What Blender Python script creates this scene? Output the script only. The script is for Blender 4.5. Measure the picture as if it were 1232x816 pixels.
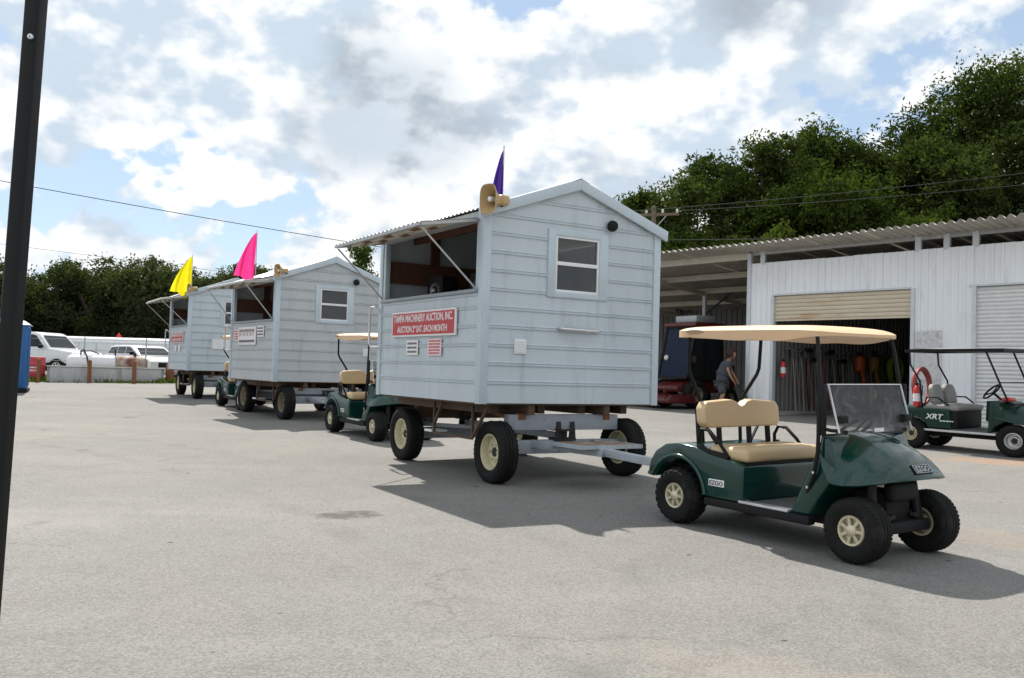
import bpy, bmesh, math, random
import numpy as np
from mathutils import Vector, Matrix

# ------------------------------------------------------------------ camera, sky, sun, exposure
R = math.radians
sc = bpy.context.scene
COL = sc.collection
for o in list(bpy.data.objects):
    bpy.data.objects.remove(o)

CAM_Z = 1.375
cam_data = bpy.data.cameras.new('camera')
cam = bpy.data.objects.new('camera', cam_data)
COL.objects.link(cam)
sc.camera = cam
cam_data.sensor_width = 36.0
cam_data.lens = 1110.0 / 1232.0 * 36.0
cam_data.clip_start = 0.05
cam_data.clip_end = 3000
_p, _r = R(2.0), R(1.7)
_fw = Vector((0, math.cos(_p), math.sin(_p)))
_u0 = Vector((0, -math.sin(_p), math.cos(_p)))
_r0 = Vector((1, 0, 0))
_rt = _r0 * math.cos(_r) + _u0 * math.sin(_r)
_up = _u0 * math.cos(_r) - _r0 * math.sin(_r)
cam.matrix_world = Matrix(((_rt.x, _up.x, -_fw.x, 0), (_rt.y, _up.y, -_fw.y, 0),
                           (_rt.z, _up.z, -_fw.z, CAM_Z), (0, 0, 0, 1)))

SUN_EL, SUN_AZ = R(52.2), R(-23.6)          # azimuth measured from +Y towards +X
sun_dir = Vector((math.cos(SUN_EL) * math.sin(SUN_AZ), math.cos(SUN_EL) * math.cos(SUN_AZ), math.sin(SUN_EL)))
sd = bpy.data.lights.new('sun', 'SUN')
sd.energy = 4.3
sd.angle = R(0.6)
sd.color = (1.0, 0.95, 0.87)
sun = bpy.data.objects.new('sun', sd)
COL.objects.link(sun)
sun.rotation_euler = (-sun_dir).to_track_quat('-Z', 'Y').to_euler()
sun.location = (0, 0, 30)

world = bpy.data.worlds.new('World')
sc.world = world
world.use_nodes = True
world.cycles.sampling_method = 'MANUAL'
world.cycles.sample_map_resolution = 512


def build_world():
    nt = world.node_tree
    nt.nodes.clear()
    N, L = nt.nodes.new, nt.links.new

    def math_(op, a, b=None, c=None, clamp=False):
        n = N('ShaderNodeMath')
        n.operation = op
        n.use_clamp = clamp
        for i, v in enumerate((a, b, c)):
            if v is None:
                continue
            if isinstance(v, (int, float)):
                n.inputs[i].default_value = v
            else:
                L(v, n.inputs[i])
        return n.outputs[0]

    def ramp(v, lo, hi, a=0.0, b=1.0):
        n = N('ShaderNodeMapRange')
        n.interpolation_type = 'SMOOTHSTEP'
        L(v, n.inputs[0])
        n.inputs[1].default_value, n.inputs[2].default_value = lo, hi
        n.inputs[3].default_value, n.inputs[4].default_value = a, b
        return n.outputs[0]

    def mix(f, a, b):
        n = N('ShaderNodeMix')
        n.data_type = 'RGBA'
        for k, v in ((0, f), (6, a), (7, b)):
            if isinstance(v, (tuple, float, int)):
                n.inputs[k].default_value = (*v, 1) if isinstance(v, tuple) else v
            else:
                L(v, n.inputs[k])
        return n.outputs[2]

    tc = N('ShaderNodeTexCoord')
    sep = N('ShaderNodeSeparateXYZ')
    L(tc.outputs['Generated'], sep.inputs[0])
    dx, dy, dz = sep.outputs
    comb = N('ShaderNodeCombineXYZ')
    L(dx, comb.inputs[0])
    L(dy, comb.inputs[1])
    L(math_('MULTIPLY', dz, 1.45), comb.inputs[2])
    P = comb.outputs[0]

    def noise(vec, scale, detail, rough, off=(0, 0, 0), dist=0.0):
        m = N('ShaderNodeMapping')
        L(vec, m.inputs[0])
        m.inputs['Location'].default_value = off
        n = N('ShaderNodeTexNoise')
        n.inputs['Scale'].default_value = scale
        n.inputs['Detail'].default_value = detail
        n.inputs['Roughness'].default_value = rough
        n.inputs['Distortion'].default_value = dist
        L(m.outputs[0], n.inputs['Vector'])
        return n.outputs[0]

    def billow(vec, scale, off):
        m = N('ShaderNodeMapping')
        L(vec, m.inputs[0])
        m.inputs['Location'].default_value = off
        n = N('ShaderNodeTexVoronoi')
        n.feature = 'F1'
        n.inputs['Scale'].default_value = scale
        n.inputs['Detail'].default_value = 2.0
        n.inputs['Roughness'].default_value = 0.6
        n.inputs['Lacunarity'].default_value = 2.3
        n.normalize = True
        L(m.outputs[0], n.inputs['Vector'])
        return math_('SUBTRACT', 1.0, n.outputs['Distance'])

    def at(c, size):
        """soft bump of cloud around one heading of the sky"""
        v = N('ShaderNodeVectorMath')
        v.operation = 'DISTANCE'
        L(tc.outputs['Generated'], v.inputs[0])
        v.inputs[1].default_value = Vector(c).normalized()
        return ramp(v.outputs['Value'], 0.0, size, 1.0, 0.0)

    O = CLOUD_OFF
    big = noise(P, 2.3, 3, 0.5, O)
    fine = noise(P, 8.5, 7, 0.60, O)
    bil = billow(P, 9.0, O)
    d = math_('ADD', math_('MULTIPLY', big, 0.46), math_('ADD', math_('MULTIPLY', fine, 0.42), math_('MULTIPLY', bil, 0.32)))
    for c, size, k in CLOUD_AT:
        d = math_('ADD', d, math_('MULTIPLY', at(c, size), k))
    cover = ramp(d, CL0, CL1)
    soft = math_('ADD', math_('MULTIPLY', big, 0.75), math_('MULTIPLY', noise(P, 5.0, 4, 0.55, (O[0] + 0.02, O[1], O[2] + 0.05)), 0.30))
    for c, size, k in GREY_AT:
        soft = math_('ADD', soft, math_('MULTIPLY', at(c, size), k))
    shade = math_('MULTIPLY', ramp(soft, GR0, GR1), ramp(d, CL1 - 0.02, CL1 + 0.12))
    # relief: billows catch the light on the side turned up towards the sun
    U = (O[0] - 0.015, O[1] + 0.02, O[2] + 0.045)
    fine_b = noise(P, 8.5, 4, 0.60, U)
    bil_b = billow(P, 9.0, U)
    rel = math_('SUBTRACT', math_('ADD', math_('MULTIPLY', fine, 1.1), bil), math_('ADD', math_('MULTIPLY', fine_b, 1.1), bil_b))
    relief = ramp(rel, -0.17, 0.15, 0.0, 1.0)
    sky = N('ShaderNodeTexSky')
    sky.sky_type = 'NISHITA'
    sky.sun_disc = False
    sky.sun_elevation = SUN_EL
    sky.sun_rotation = SUN_AZ
    sky.air_density = 1.0
    sky.dust_density = 0.3
    sky.ozone_density = 2.0
    blue = N('ShaderNodeVectorMath')
    blue.operation = 'SCALE'
    L(sky.outputs[0], blue.inputs[0])
    blue.inputs['Scale'].default_value = SKY_K
    white = (CLOUD_W * 1.0, CLOUD_W * 1.0, CLOUD_W * 0.985)
    grey = (CLOUD_G * 0.86, CLOUD_G * 0.98, CLOUD_G * 1.10)
    lump = mix(relief, (CLOUD_W * 0.56, CLOUD_W * 0.655, CLOUD_W * 0.76), white)
    cloud = mix(shade, lump, mix(relief, tuple(v * 0.88 for v in grey), tuple(v * 1.42 for v in grey)))
    thin = mix(0.48, blue.outputs[0], (CLOUD_W * 0.57, CLOUD_W * 0.69, CLOUD_W * 0.82))            # summer haze between the clouds
    col = mix(cover, thin, cloud)
    low = ramp(dz, -0.02, 0.13, 1.0, 0.0)
    col = mix(math_('MULTIPLY', low, 0.8), col, (CLOUD_W * 0.60, CLOUD_W * 0.69, CLOUD_W * 0.78))
    bg = N('ShaderNodeBackground')
    L(col, bg.inputs[0])
    bg.inputs[1].default_value = 0.1
    out = N('ShaderNodeOutputWorld')
    L(bg.outputs[0], out.inputs[0])


CLOUD_OFF = (0.3, 0.1, 0.55)
CL0, CL1, GR0, GR1 = 0.588, 0.626, 0.54, 0.74
CLOUD_AT = [((-0.135, 1, 0.285), 0.26, 0.10), ((-0.02, 1, 0.40), 0.12, -0.14), ((-0.25, 1, 0.165), 0.20, -0.105), ((-0.45, 1, 0.15), 0.24, -0.085),
            ((-0.08, 1, 0.20), 0.07, -0.08), ((0.10, 1, 0.17), 0.16, 0.06), ((0.05, 1, 0.30), 0.16, 0.05), ((-0.19, 1, 0.21), 0.055, 0.09), ((-0.46, 1, 0.14), 0.05, 0.07)]
GREY_AT = [((-0.05, 1, 0.275), 0.11, 0.11), ((-0.13, 1, 0.275), 0.13, 0.12), ((-0.21, 1, 0.285), 0.11, 0.10), ((-0.15, 1, 0.36), 0.10, 0.05), ((-0.33, 1, 0.36), 0.14, -0.08), ((0.30, 1, 0.38), 0.20, 0.06), ((0.13, 1, 0.19), 0.10, 0.09)]
SKY_K, CLOUD_W, CLOUD_G = 0.85, 7.6, 3.5      # radiance before the background strength of 0.1
build_world()

sc.view_settings.view_transform = 'Standard'
sc.view_settings.look = 'None'
sc.view_settings.exposure = 0.60
sc.view_settings.gamma = 1.0
sc.render.engine = 'CYCLES'
sc.cycles.use_denoising = True
sc.cycles.max_bounces = 6
sc.cycles.diffuse_bounces = 3
sc.cycles.adaptive_threshold = 0.02
sc.cycles.transparent_max_bounces = 8
sc.cycles.caustics_reflective = False
sc.cycles.caustics_refractive = False


# ------------------------------------------------------------------ helpers
def gz(x, y):
    """height of the yard: it climbs gently away from the camera"""
    return 0.02 * (min(max(y, -12), 46) - 7) + 0.006 * min(max(x, -36), 36)


class MB:
    """collects shapes, builds ONE mesh object"""

    def __init__(s):
        s.v, s.f = [], []

    def add(s, vs, fs):
        b = len(s.v)
        s.v += [tuple(p) for p in vs]
        s.f += [tuple(b + i for i in f) for f in fs]
        return s

    def box(s, x0, x1, y0, y1, z0, z1):
        vs = [(x, y, z) for z in (z0, z1) for y in (y0, y1) for x in (x0, x1)]
        return s.add(vs, [(0, 2, 3, 1), (4, 5, 7, 6), (0, 1, 5, 4), (2, 6, 7, 3), (0, 4, 6, 2), (1, 3, 7, 5)])

    def bar(s, p0, p1, w, h, up=(0, 0, 1)):
        p0, p1 = Vector(p0), Vector(p1)
        d = (p1 - p0).normalized()
        u = Vector(up)
        if abs(d.dot(u)) > 0.98:
            u = Vector((1, 0, 0))
        a = d.cross(u).normalized() * (w / 2)
        b = a.cross(d).normalized() * (h / 2)
        vs = [p + sa * a + sb * b for p in (p0, p1) for sb in (-1, 1) for sa in (-1, 1)]
        return s.add(vs, [(0, 1, 3, 2), (4, 6, 7, 5), (0, 4, 5, 1), (2, 3, 7, 6), (0, 2, 6, 4), (1, 5, 7, 3)])

    def tube(s, pts, r, n=8, cap=True):
        pts = [Vector(p) for p in pts]
        rs = r if isinstance(r, (list, tuple)) else [r] * len(pts)
        t0 = (pts[1] - pts[0]).normalized()
        a = t0.orthogonal().normalized()
        rings = []
        for i, p in enumerate(pts):
            t = (pts[min(i + 1, len(pts) - 1)] - pts[max(i - 1, 0)]).normalized()
            a = (a - t * a.dot(t)).normalized()
            b = t.cross(a)
            rings.append([p + (a * math.cos(2 * math.pi * k / n) + b * math.sin(2 * math.pi * k / n)) * rs[i] for k in range(n)])
        vs = [q for ring in rings for q in ring]
        fs = [(i * n + k, i * n + (k + 1) % n, (i + 1) * n + (k + 1) % n, (i + 1) * n + k)
              for i in range(len(pts) - 1) for k in range(n)]
        if cap:
            fs += [tuple(range(n))[::-1], tuple((len(pts) - 1) * n + k for k in range(n))]
        return s.add(vs, fs)

    def lathe(s, prof, c, ax, n=24, close=False):
        """prof: (radius, distance along ax)"""
        c, ax = Vector(c), Vector(ax).normalized()
        a = ax.orthogonal().normalized()
        b = ax.cross(a)
        vs = [c + ax * h + (a * math.cos(2 * math.pi * k / n) + b * math.sin(2 * math.pi * k / n)) * max(r, 1e-4)
              for r, h in prof for k in range(n)]
        m = len(prof)
        rng = range(m if close else m - 1)
        fs = [(i * n + k, i * n + (k + 1) % n, ((i + 1) % m) * n + (k + 1) % n, ((i + 1) % m) * n + k)
              for i in rng for k in range(n)]
        return s.add(vs, fs)

    def prism(s, poly, a0, a1, fmap):
        """poly: 2-D outline; fmap(p, q, a) -> xyz"""
        n = len(poly)
        vs = [fmap(p, q, a0) for p, q in poly] + [fmap(p, q, a1) for p, q in poly]
        fs = [tuple(range(n))[::-1], tuple(range(n, 2 * n))]
        fs += [(i, (i + 1) % n, n + (i + 1) % n, n + i) for i in range(n)]
        return s.add(vs, fs)

    def grid(s, fn, nu, nv):
        vs = [fn(i / nu, j / nv) for j in range(nv + 1) for i in range(nu + 1)]
        fs = [(j * (nu + 1) + i, j * (nu + 1) + i + 1, (j + 1) * (nu + 1) + i + 1, (j + 1) * (nu + 1) + i)
              for j in range(nv) for i in range(nu)]
        return s.add(vs, fs)

    def mesh(s, name, bevel=0, seg=2, smooth=35, solid=0, fix=True):
        me = bpy.data.meshes.new(name)
        me.from_pydata(s.v, [], s.f)
        if bevel or solid or fix:
            bm = bmesh.new()
            bm.from_mesh(me)
            bmesh.ops.recalc_face_normals(bm, faces=bm.faces)
            if solid:
                bmesh.ops.solidify(bm, geom=bm.faces[:], thickness=solid)
            if bevel:
                ed = [e for e in bm.edges if len(e.link_faces) == 2 and e.calc_face_angle(0) > R(28)]
                bmesh.ops.bevel(bm, geom=ed, offset=bevel, segments=seg, profile=0.5, affect='EDGES', clamp_overlap=True)
            bm.to_mesh(me)
            bm.free()
        if smooth:
            me.polygons.foreach_set('use_smooth', [True] * len(me.polygons))
            me.set_sharp_from_angle(angle=R(smooth))
        return me

    def build(s, name, mat, parent=None, **k):
        return link(name, s.mesh(name, **k), mat, parent)


def link(name, me, mat, parent=None):
    if mat is not None and not me.materials:
        me.materials.append(mat)
    o = bpy.data.objects.new(name, me)
    COL.objects.link(o)
    o.parent = parent
    return o


def empty(name, loc=(0, 0, 0), rz=0.0):
    o = bpy.data.objects.new(name, None)
    o.empty_display_size = 0.2
    COL.objects.link(o)
    o.location = loc
    o.rotation_euler = (0, 0, rz)
    return o


def tag(o, label=None, cat=None, group=None, kind=None):
    if label:
        o['label'] = label
    if cat:
        o['category'] = cat
    if group:
        o['group'] = group
    if kind:
        o['kind'] = kind
    return o


def copy_tree(o, parent=None):
    c = o.copy()
    COL.objects.link(c)
    c.parent = parent
    for ch in list(o.children):
        copy_tree(ch, c)
    return c


def settle(root, x, y, rz):
    """stand a thing on the sloping yard"""
    n = Vector((-0.006, -0.02, 1)).normalized()
    h = Vector((math.cos(rz), math.sin(rz), 0))
    h = (h - n * h.dot(n)).normalized()
    l = n.cross(h)
    M = Matrix(((h.x, l.x, n.x), (h.y, l.y, n.y), (h.z, l.z, n.z)))
    root.location = (x, y, gz(x, y))
    root.rotation_euler = M.to_euler()


def text_mesh(txt, w, h, fmap, depth=0.003):
    """letters fitted into w x h; fmap(x, y, out) -> xyz, centred on 0,0"""
    cu = bpy.data.curves.new('lettering', 'FONT')
    cu.body = txt
    cu.extrude = 0.5
    cu.offset = 0.02
    cu.resolution_u = 3
    ob = bpy.data.objects.new('lettering', cu)
    me = bpy.data.meshes.new_from_object(ob)
    bpy.data.objects.remove(ob)
    n = len(me.vertices)
    co = np.zeros(n * 3)
    me.vertices.foreach_get('co', co)
    co = co.reshape(-1, 3)
    lo, hi = co.min(0), co.max(0)
    x = ((co[:, 0] - lo[0]) / (hi[0] - lo[0]) - 0.5) * w
    y = ((co[:, 1] - lo[1]) / (hi[1] - lo[1]) - 0.5) * h
    z = (co[:, 2] > 0) * depth
    new = np.array([fmap(a, b, c) for a, b, c in zip(x, y, z)])
    me.vertices.foreach_set('co', new.ravel())
    me.update()
    return me


# ------------------------------------------------------------------ materials
MATS = {}


def mat(name, col, rough=0.6, metal=0.0, var=0.08, scale=6.0, col2=None, mixlo=0.5, mixhi=0.7, mscale=2.0,
        bump=0.0, bscale=60.0, spec=0.5, stretch=(1, 1, 1), coat=0.0, trans=0.0, alpha=1.0):
    """object colour with gentle variation, optional second colour in irregular patches (wear, rust, dirt)"""
    m = bpy.data.materials.new(name)
    m.use_nodes = True
    nt = m.node_tree
    b = nt.nodes['Principled BSDF']
    N, L = nt.nodes.new, nt.links.new
    tc = N('ShaderNodeTexCoord')
    mp = N('ShaderNodeMapping')
    mp.inputs['Scale'].default_value = stretch
    L(tc.outputs['Object'], mp.inputs[0])

    def noise(sc_, det=6, ro=0.6):
        n = N('ShaderNodeTexNoise')
        n.inputs['Scale'].default_value = sc_
        n.inputs['Detail'].default_value = det
        n.inputs['Roughness'].default_value = ro
        L(mp.outputs[0], n.inputs['Vector'])
        return n.outputs[0]

    def mixc(f, a, c, blend='MIX'):
        x = N('ShaderNodeMix')
        x.data_type = 'RGBA'
        x.blend_type = blend
        for k, v in ((0, f), (6, a), (7, c)):
            if isinstance(v, tuple):
                x.inputs[k].default_value = (*v[:3], 1)
            elif isinstance(v, (int, float)):
                x.inputs[k].default_value = v
            else:
                L(v, x.inputs[k])
        return x.outputs[2]

    def rng(v, lo, hi, a, c):
        x = N('ShaderNodeMapRange')
        L(v, x.inputs[0])
        for i, t in enumerate((lo, hi, a, c)):
            x.inputs[i + 1].default_value = t
        return x.outputs[0]

    nz = noise(scale)
    dark = tuple(c * (1 - var * 1.6) for c in col)
    lite = tuple(min(1, c * (1 + var)) for c in col)
    c = mixc(rng(nz, 0.3, 0.7, 0, 1), dark, lite)
    if col2:
        c = mixc(rng(noise(mscale, 9, 0.68), mixlo, mixhi, 0, 1), c, col2)
    L(c, b.inputs['Base Color'])
    L(rng(nz, 0.3, 0.7, max(0.02, rough - 0.08), min(1, rough + 0.08)), b.inputs['Roughness'])
    b.inputs['Metallic'].default_value = metal
    b.inputs['Specular IOR Level'].default_value = spec
    b.inputs['Coat Weight'].default_value = coat
    b.inputs['Coat Roughness'].default_value = 0.08
    b.inputs['Transmission Weight'].default_value = trans
    b.inputs['Alpha'].default_value = alpha
    if bump:
        bp = N('ShaderNodeBump')
        bp.inputs['Strength'].default_value = bump
        bp.inputs['Distance'].default_value = 0.01
        L(noise(bscale, 4), bp.inputs['Height'])
        L(bp.outputs[0], b.inputs['Normal'])
    MATS[name] = m
    return m


M = MATS
mat('siding_blue', (0.51, 0.575, 0.615), 0.45, var=0.07, scale=1.1, col2=(0.34, 0.36, 0.355), mixlo=0.52, mixhi=0.88, mscale=6, stretch=(1, 1, 0.16), bump=0.22, bscale=3.5)
mat('siding_grey', (0.465, 0.495, 0.51), 0.5, var=0.07, scale=1.1, col2=(0.33, 0.33, 0.32), mixlo=0.52, mixhi=0.88, mscale=6, stretch=(1, 1, 0.16), bump=0.22, bscale=3.5)
mat('trim_white', (0.51, 0.59, 0.645), 0.45, var=0.05, scale=3, col2=(0.42, 0.40, 0.37), mixlo=0.6, mixhi=0.85, mscale=7)
mat('sash_white', (0.78, 0.79, 0.80), 0.4, var=0.04)
mat('roof_metal', (0.50, 0.51, 0.51), 0.42, metal=0.35, var=0.10, scale=3, col2=(0.30, 0.27, 0.23), mixlo=0.55, mixhi=0.85, mscale=4)
mat('awning_sheet', (0.62, 0.60, 0.53), 0.55, var=0.08, scale=4, col2=(0.42, 0.37, 0.29), mixlo=0.58, mixhi=0.85, mscale=5)
mat('rust', (0.20, 0.085, 0.035), 0.85, var=0.25, scale=18, bump=0.3)
mat('rusty_plate', (0.25, 0.155, 0.10), 0.8, var=0.2, scale=10, col2=(0.33, 0.33, 0.33), mixlo=0.5, mixhi=0.62, mscale=6, bump=0.2)
mat('wood_brown', (0.22, 0.125, 0.065), 0.75, var=0.2, scale=9, stretch=(0.3, 4, 4), bump=0.2)
mat('wood_weathered', (0.10, 0.064, 0.04), 0.85, var=0.2, scale=9, stretch=(0.4, 4, 4), bump=0.2)
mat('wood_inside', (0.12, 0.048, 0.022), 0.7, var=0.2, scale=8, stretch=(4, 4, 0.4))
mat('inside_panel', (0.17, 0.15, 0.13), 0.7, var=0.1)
mat('chassis_paint', (0.30, 0.335, 0.37), 0.6, var=0.1, scale=6, col2=(0.17, 0.10, 0.06), mixlo=0.56, mixhi=0.75, mscale=6)
mat('tongue_paint', (0.42, 0.46, 0.50), 0.55, var=0.1, scale=6, col2=(0.22, 0.14, 0.09), mixlo=0.58, mixhi=0.78, mscale=7)
mat('dark_steel', (0.028, 0.027, 0.027), 0.6, spec=0.3, var=0.2, scale=8)
mat('black_paint', (0.009, 0.009, 0.0095), 0.5, var=0.15, scale=8, spec=0.22)
mat('black_plastic', (0.012, 0.012, 0.0125), 0.65, var=0.15, scale=12, spec=0.22)
mat('chrome', (0.62, 0.62, 0.62), 0.28, metal=0.9, var=0.06)
mat('galvanised', (0.46, 0.47, 0.47), 0.5, metal=0.5, var=0.1, scale=12)
mat('tyre_rubber', (0.014, 0.0138, 0.0135), 0.85, spec=0.2, var=0.25, scale=20, col2=(0.045, 0.042, 0.038), mixlo=0.55, mixhi=0.8, mscale=6, bump=0.2, bscale=80)
mat('rim_cream', (0.60, 0.55, 0.36), 0.5, var=0.1, scale=10, col2=(0.24, 0.15, 0.08), mixlo=0.60, mixhi=0.78, mscale=10)
mat('rim_brown', (0.24, 0.19, 0.13), 0.7, var=0.15, scale=10)
mat('rim_gold', (0.62, 0.56, 0.40), 0.32, metal=0.35, var=0.06, scale=10)
mat('cart_green', (0.0015, 0.036, 0.027), 0.17, var=0.10, scale=2, coat=0.35, spec=0.4, col2=(0.02, 0.055, 0.043), mixlo=0.58, mixhi=0.95, mscale=7)
mat('utility_green', (0.003, 0.030, 0.018), 0.30, var=0.15, scale=3, spec=0.35)
mat('vinyl_tan', (0.60, 0.445, 0.255), 0.45, var=0.04, scale=3, bump=0.08, bscale=25, col2=(0.42, 0.30, 0.17), mixlo=0.66, mixhi=0.9, mscale=5)
mat('canopy_tan', (0.70, 0.47, 0.28), 0.5, var=0.04, scale=3, col2=(0.52, 0.35, 0.20), mixlo=0.64, mixhi=0.9, mscale=3)
mat('canopy_grip_shade', (0.36, 0.25, 0.15), 0.6)  # darkened canopy tan: shade of the hand grips put into the colour
mat('vinyl_grey', (0.25, 0.25, 0.24), 0.6, var=0.08)
mat('floor_mat', (0.10, 0.10, 0.10), 0.7, var=0.3, scale=30, bump=0.4)
mat('aluminium', (0.62, 0.63, 0.64), 0.38, metal=0.7, var=0.08, scale=10)
mat('sign_red', (0.50, 0.025, 0.03), 0.45, var=0.05)
mat('sign_white', (0.80, 0.78, 0.78), 0.5, var=0.03)
mat('sign_pink', (0.78, 0.62, 0.63), 0.5, var=0.05)
mat('ink_red', (0.50, 0.05, 0.07), 0.6)
mat('ink_dark', (0.10, 0.09, 0.11), 0.6)
mat('ink_brown', (0.22, 0.09, 0.10), 0.6)
mat('horn_tan', (0.50, 0.35, 0.17), 0.5, var=0.08, scale=6)
mat('wall_white', (0.875, 0.89, 0.91), 0.42, var=0.04, scale=1.2, col2=(0.55, 0.55, 0.53), mixlo=0.54, mixhi=0.9, mscale=4, stretch=(1, 1, 0.18), bump=0.15, bscale=3)
mat('shed_trim', (0.62, 0.65, 0.68), 0.5, var=0.06)
mat('shed_beam_cream', (0.55, 0.51, 0.42), 0.6, var=0.08, scale=3)
mat('shed_beam_grey', (0.40, 0.40, 0.40), 0.6, var=0.1, scale=3)
mat('shed_roof', (0.50, 0.47, 0.41), 0.6, var=0.1, scale=2, col2=(0.34, 0.29, 0.23), mixlo=0.55, mixhi=0.85, mscale=3)
mat('shutter_cream', (0.66, 0.57, 0.43), 0.5, var=0.06, scale=3, col2=(0.50, 0.28, 0.10), mixlo=0.56, mixhi=0.74, mscale=1.6, stretch=(0.5, 1, 3))
mat('shutter_white', (0.74, 0.74, 0.73), 0.45, var=0.05, scale=3)
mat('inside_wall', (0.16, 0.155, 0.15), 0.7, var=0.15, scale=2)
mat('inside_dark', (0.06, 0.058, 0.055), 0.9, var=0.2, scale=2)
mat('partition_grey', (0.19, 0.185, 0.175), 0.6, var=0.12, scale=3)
mat('notice_board', (0.62, 0.62, 0.62), 0.7, var=0.1, scale=12, col2=(0.35, 0.33, 0.30), mixlo=0.52, mixhi=0.72, mscale=9)
mat('red_machine', (0.10, 0.010, 0.010), 0.4, var=0.15, scale=4, coat=0.2, col2=(0.07, 0.03, 0.025), mixlo=0.55, mixhi=0.8, mscale=4)
mat('red_paint', (0.55, 0.02, 0.02), 0.35, var=0.06, coat=0.3)
mat('hose_red', (0.33, 0.07, 0.065), 0.6, var=0.12)
mat('orange_plastic', (0.50, 0.10, 0.02), 0.5, var=0.08)
mat('yellow_plastic', (0.30, 0.18, 0.02), 0.5, var=0.1)
mat('lime_hose', (0.20, 0.36, 0.02), 0.5, var=0.1)
mat('tool_wood', (0.35, 0.27, 0.17), 0.7, var=0.15)
mat('tool_steel', (0.20, 0.20, 0.20), 0.5, metal=0.4, var=0.2)
mat('portable_blue', (0.02, 0.13, 0.36), 0.5, var=0.05, scale=4)
mat('portable_roof', (0.55, 0.66, 0.74), 0.5)
mat('vehicle_white', (0.74, 0.75, 0.76), 0.3, var=0.03, coat=0.5)
mat('trailer_white', (0.66, 0.69, 0.69), 0.45, var=0.05, col2=(0.45, 0.45, 0.40), mixlo=0.6, mixhi=0.9, mscale=2)
mat('concrete', (0.45, 0.45, 0.44), 0.85, var=0.08, scale=5, col2=(0.17, 0.16, 0.15), mixlo=0.56, mixhi=0.74, mscale=3.2, stretch=(1, 1, 0.22), bump=0.2)
mat('tank_white', (0.70, 0.70, 0.70), 0.5, var=0.05)
mat('tank_rusty', (0.44, 0.36, 0.30), 0.7, var=0.1, scale=3, col2=(0.15, 0.055, 0.025), mixlo=0.42, mixhi=0.56, mscale=1.8, stretch=(1.2, 1, 1.2))
mat('post_rust', (0.23, 0.085, 0.035), 0.8, var=0.15, scale=9, stretch=(1, 1, 0.4), bump=0.2)
mat('pole_wood', (0.13, 0.10, 0.075), 0.9, var=0.15, scale=6, stretch=(4, 4, 0.3))
mat('insulator', (0.6, 0.6, 0.58), 0.3)
mat('wire_black', (0.03, 0.03, 0.032), 0.6)
mat('shirt_grey', (0.065, 0.075, 0.092), 0.9, var=0.12, scale=14)
mat('shorts_grey', (0.075, 0.082, 0.09), 0.9, var=0.2, scale=20)
mat('skin', (0.40, 0.21, 0.13), 0.55, var=0.05, scale=8)
mat('hair_brown', (0.05, 0.020, 0.009), 0.6, var=0.3, scale=30)
mat('eye_dark', (0.03, 0.02, 0.015), 0.3)
mat('shoe_dark', (0.05, 0.05, 0.05), 0.7)
mat('bark', (0.10, 0.078, 0.058), 0.9, var=0.25, scale=8, stretch=(3, 3, 0.5), bump=0.5, bscale=20)
mat('lamp_glass', (0.75, 0.72, 0.62), 0.15, var=0.02)


def glass_mat(name, tint, alpha, rough=0.06, spec=0.8):
    m = bpy.data.materials.new(name)
    m.use_nodes = True
    nt = m.node_tree
    b = nt.nodes['Principled BSDF']
    tc = nt.nodes.new('ShaderNodeTexCoord')
    nz = nt.nodes.new('ShaderNodeTexNoise')
    nz.inputs['Scale'].default_value = 5
    nz.inputs['Detail'].default_value = 8
    nt.links.new(tc.outputs['Object'], nz.inputs['Vector'])
    mr = nt.nodes.new('ShaderNodeMapRange')
    nt.links.new(nz.outputs[0], mr.inputs[0])
    mr.inputs[1].default_value, mr.inputs[2].default_value = 0.35, 0.75
    mr.inputs[3].default_value, mr.inputs[4].default_value = rough, rough + 0.1
    nt.links.new(mr.outputs[0], b.inputs['Roughness'])
    b.inputs['Base Color'].default_value = (*tint, 1)
    b.inputs['Alpha'].default_value = alpha
    b.inputs['Specular IOR Level'].default_value = spec
    MATS[name] = m
    return m


glass_mat('window_glass', (0.035, 0.038, 0.04), 0.72, 0.03)
glass_mat('vehicle_glass', (0.015, 0.018, 0.02), 0.93, 0.03, 0.35)
glass_mat('cab_glass', (0.009, 0.02, 0.045), 0.92, 0.05, 0.10)


def scratched_plastic():
    m = bpy.data.materials.new('clear_plastic')
    m.use_nodes = True
    nt = m.node_tree
    N, L = nt.nodes.new, nt.links.new
    b = nt.nodes['Principled BSDF']
    tc = N('ShaderNodeTexCoord')
    n1 = N('ShaderNodeTexNoise')
    n1.inputs['Scale'].default_value = 9
    n1.inputs['Detail'].default_value = 10
    n1.inputs['Distortion'].default_value = 1.4
    L(tc.outputs['Object'], n1.inputs['Vector'])
    mr = N('ShaderNodeMapRange')
    L(n1.outputs[0], mr.inputs[0])
    mr.inputs[1].default_value, mr.inputs[2].default_value = 0.52, 0.74
    mr.inputs[3].default_value, mr.inputs[4].default_value = 0.16, 0.48
    L(mr.outputs[0], b.inputs['Alpha'])
    b.inputs['Base Color'].default_value = (0.10, 0.104, 0.104, 1)
    b.inputs['Roughness'].default_value = 0.16
    MATS['clear_plastic'] = m


scratched_plastic()


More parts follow.
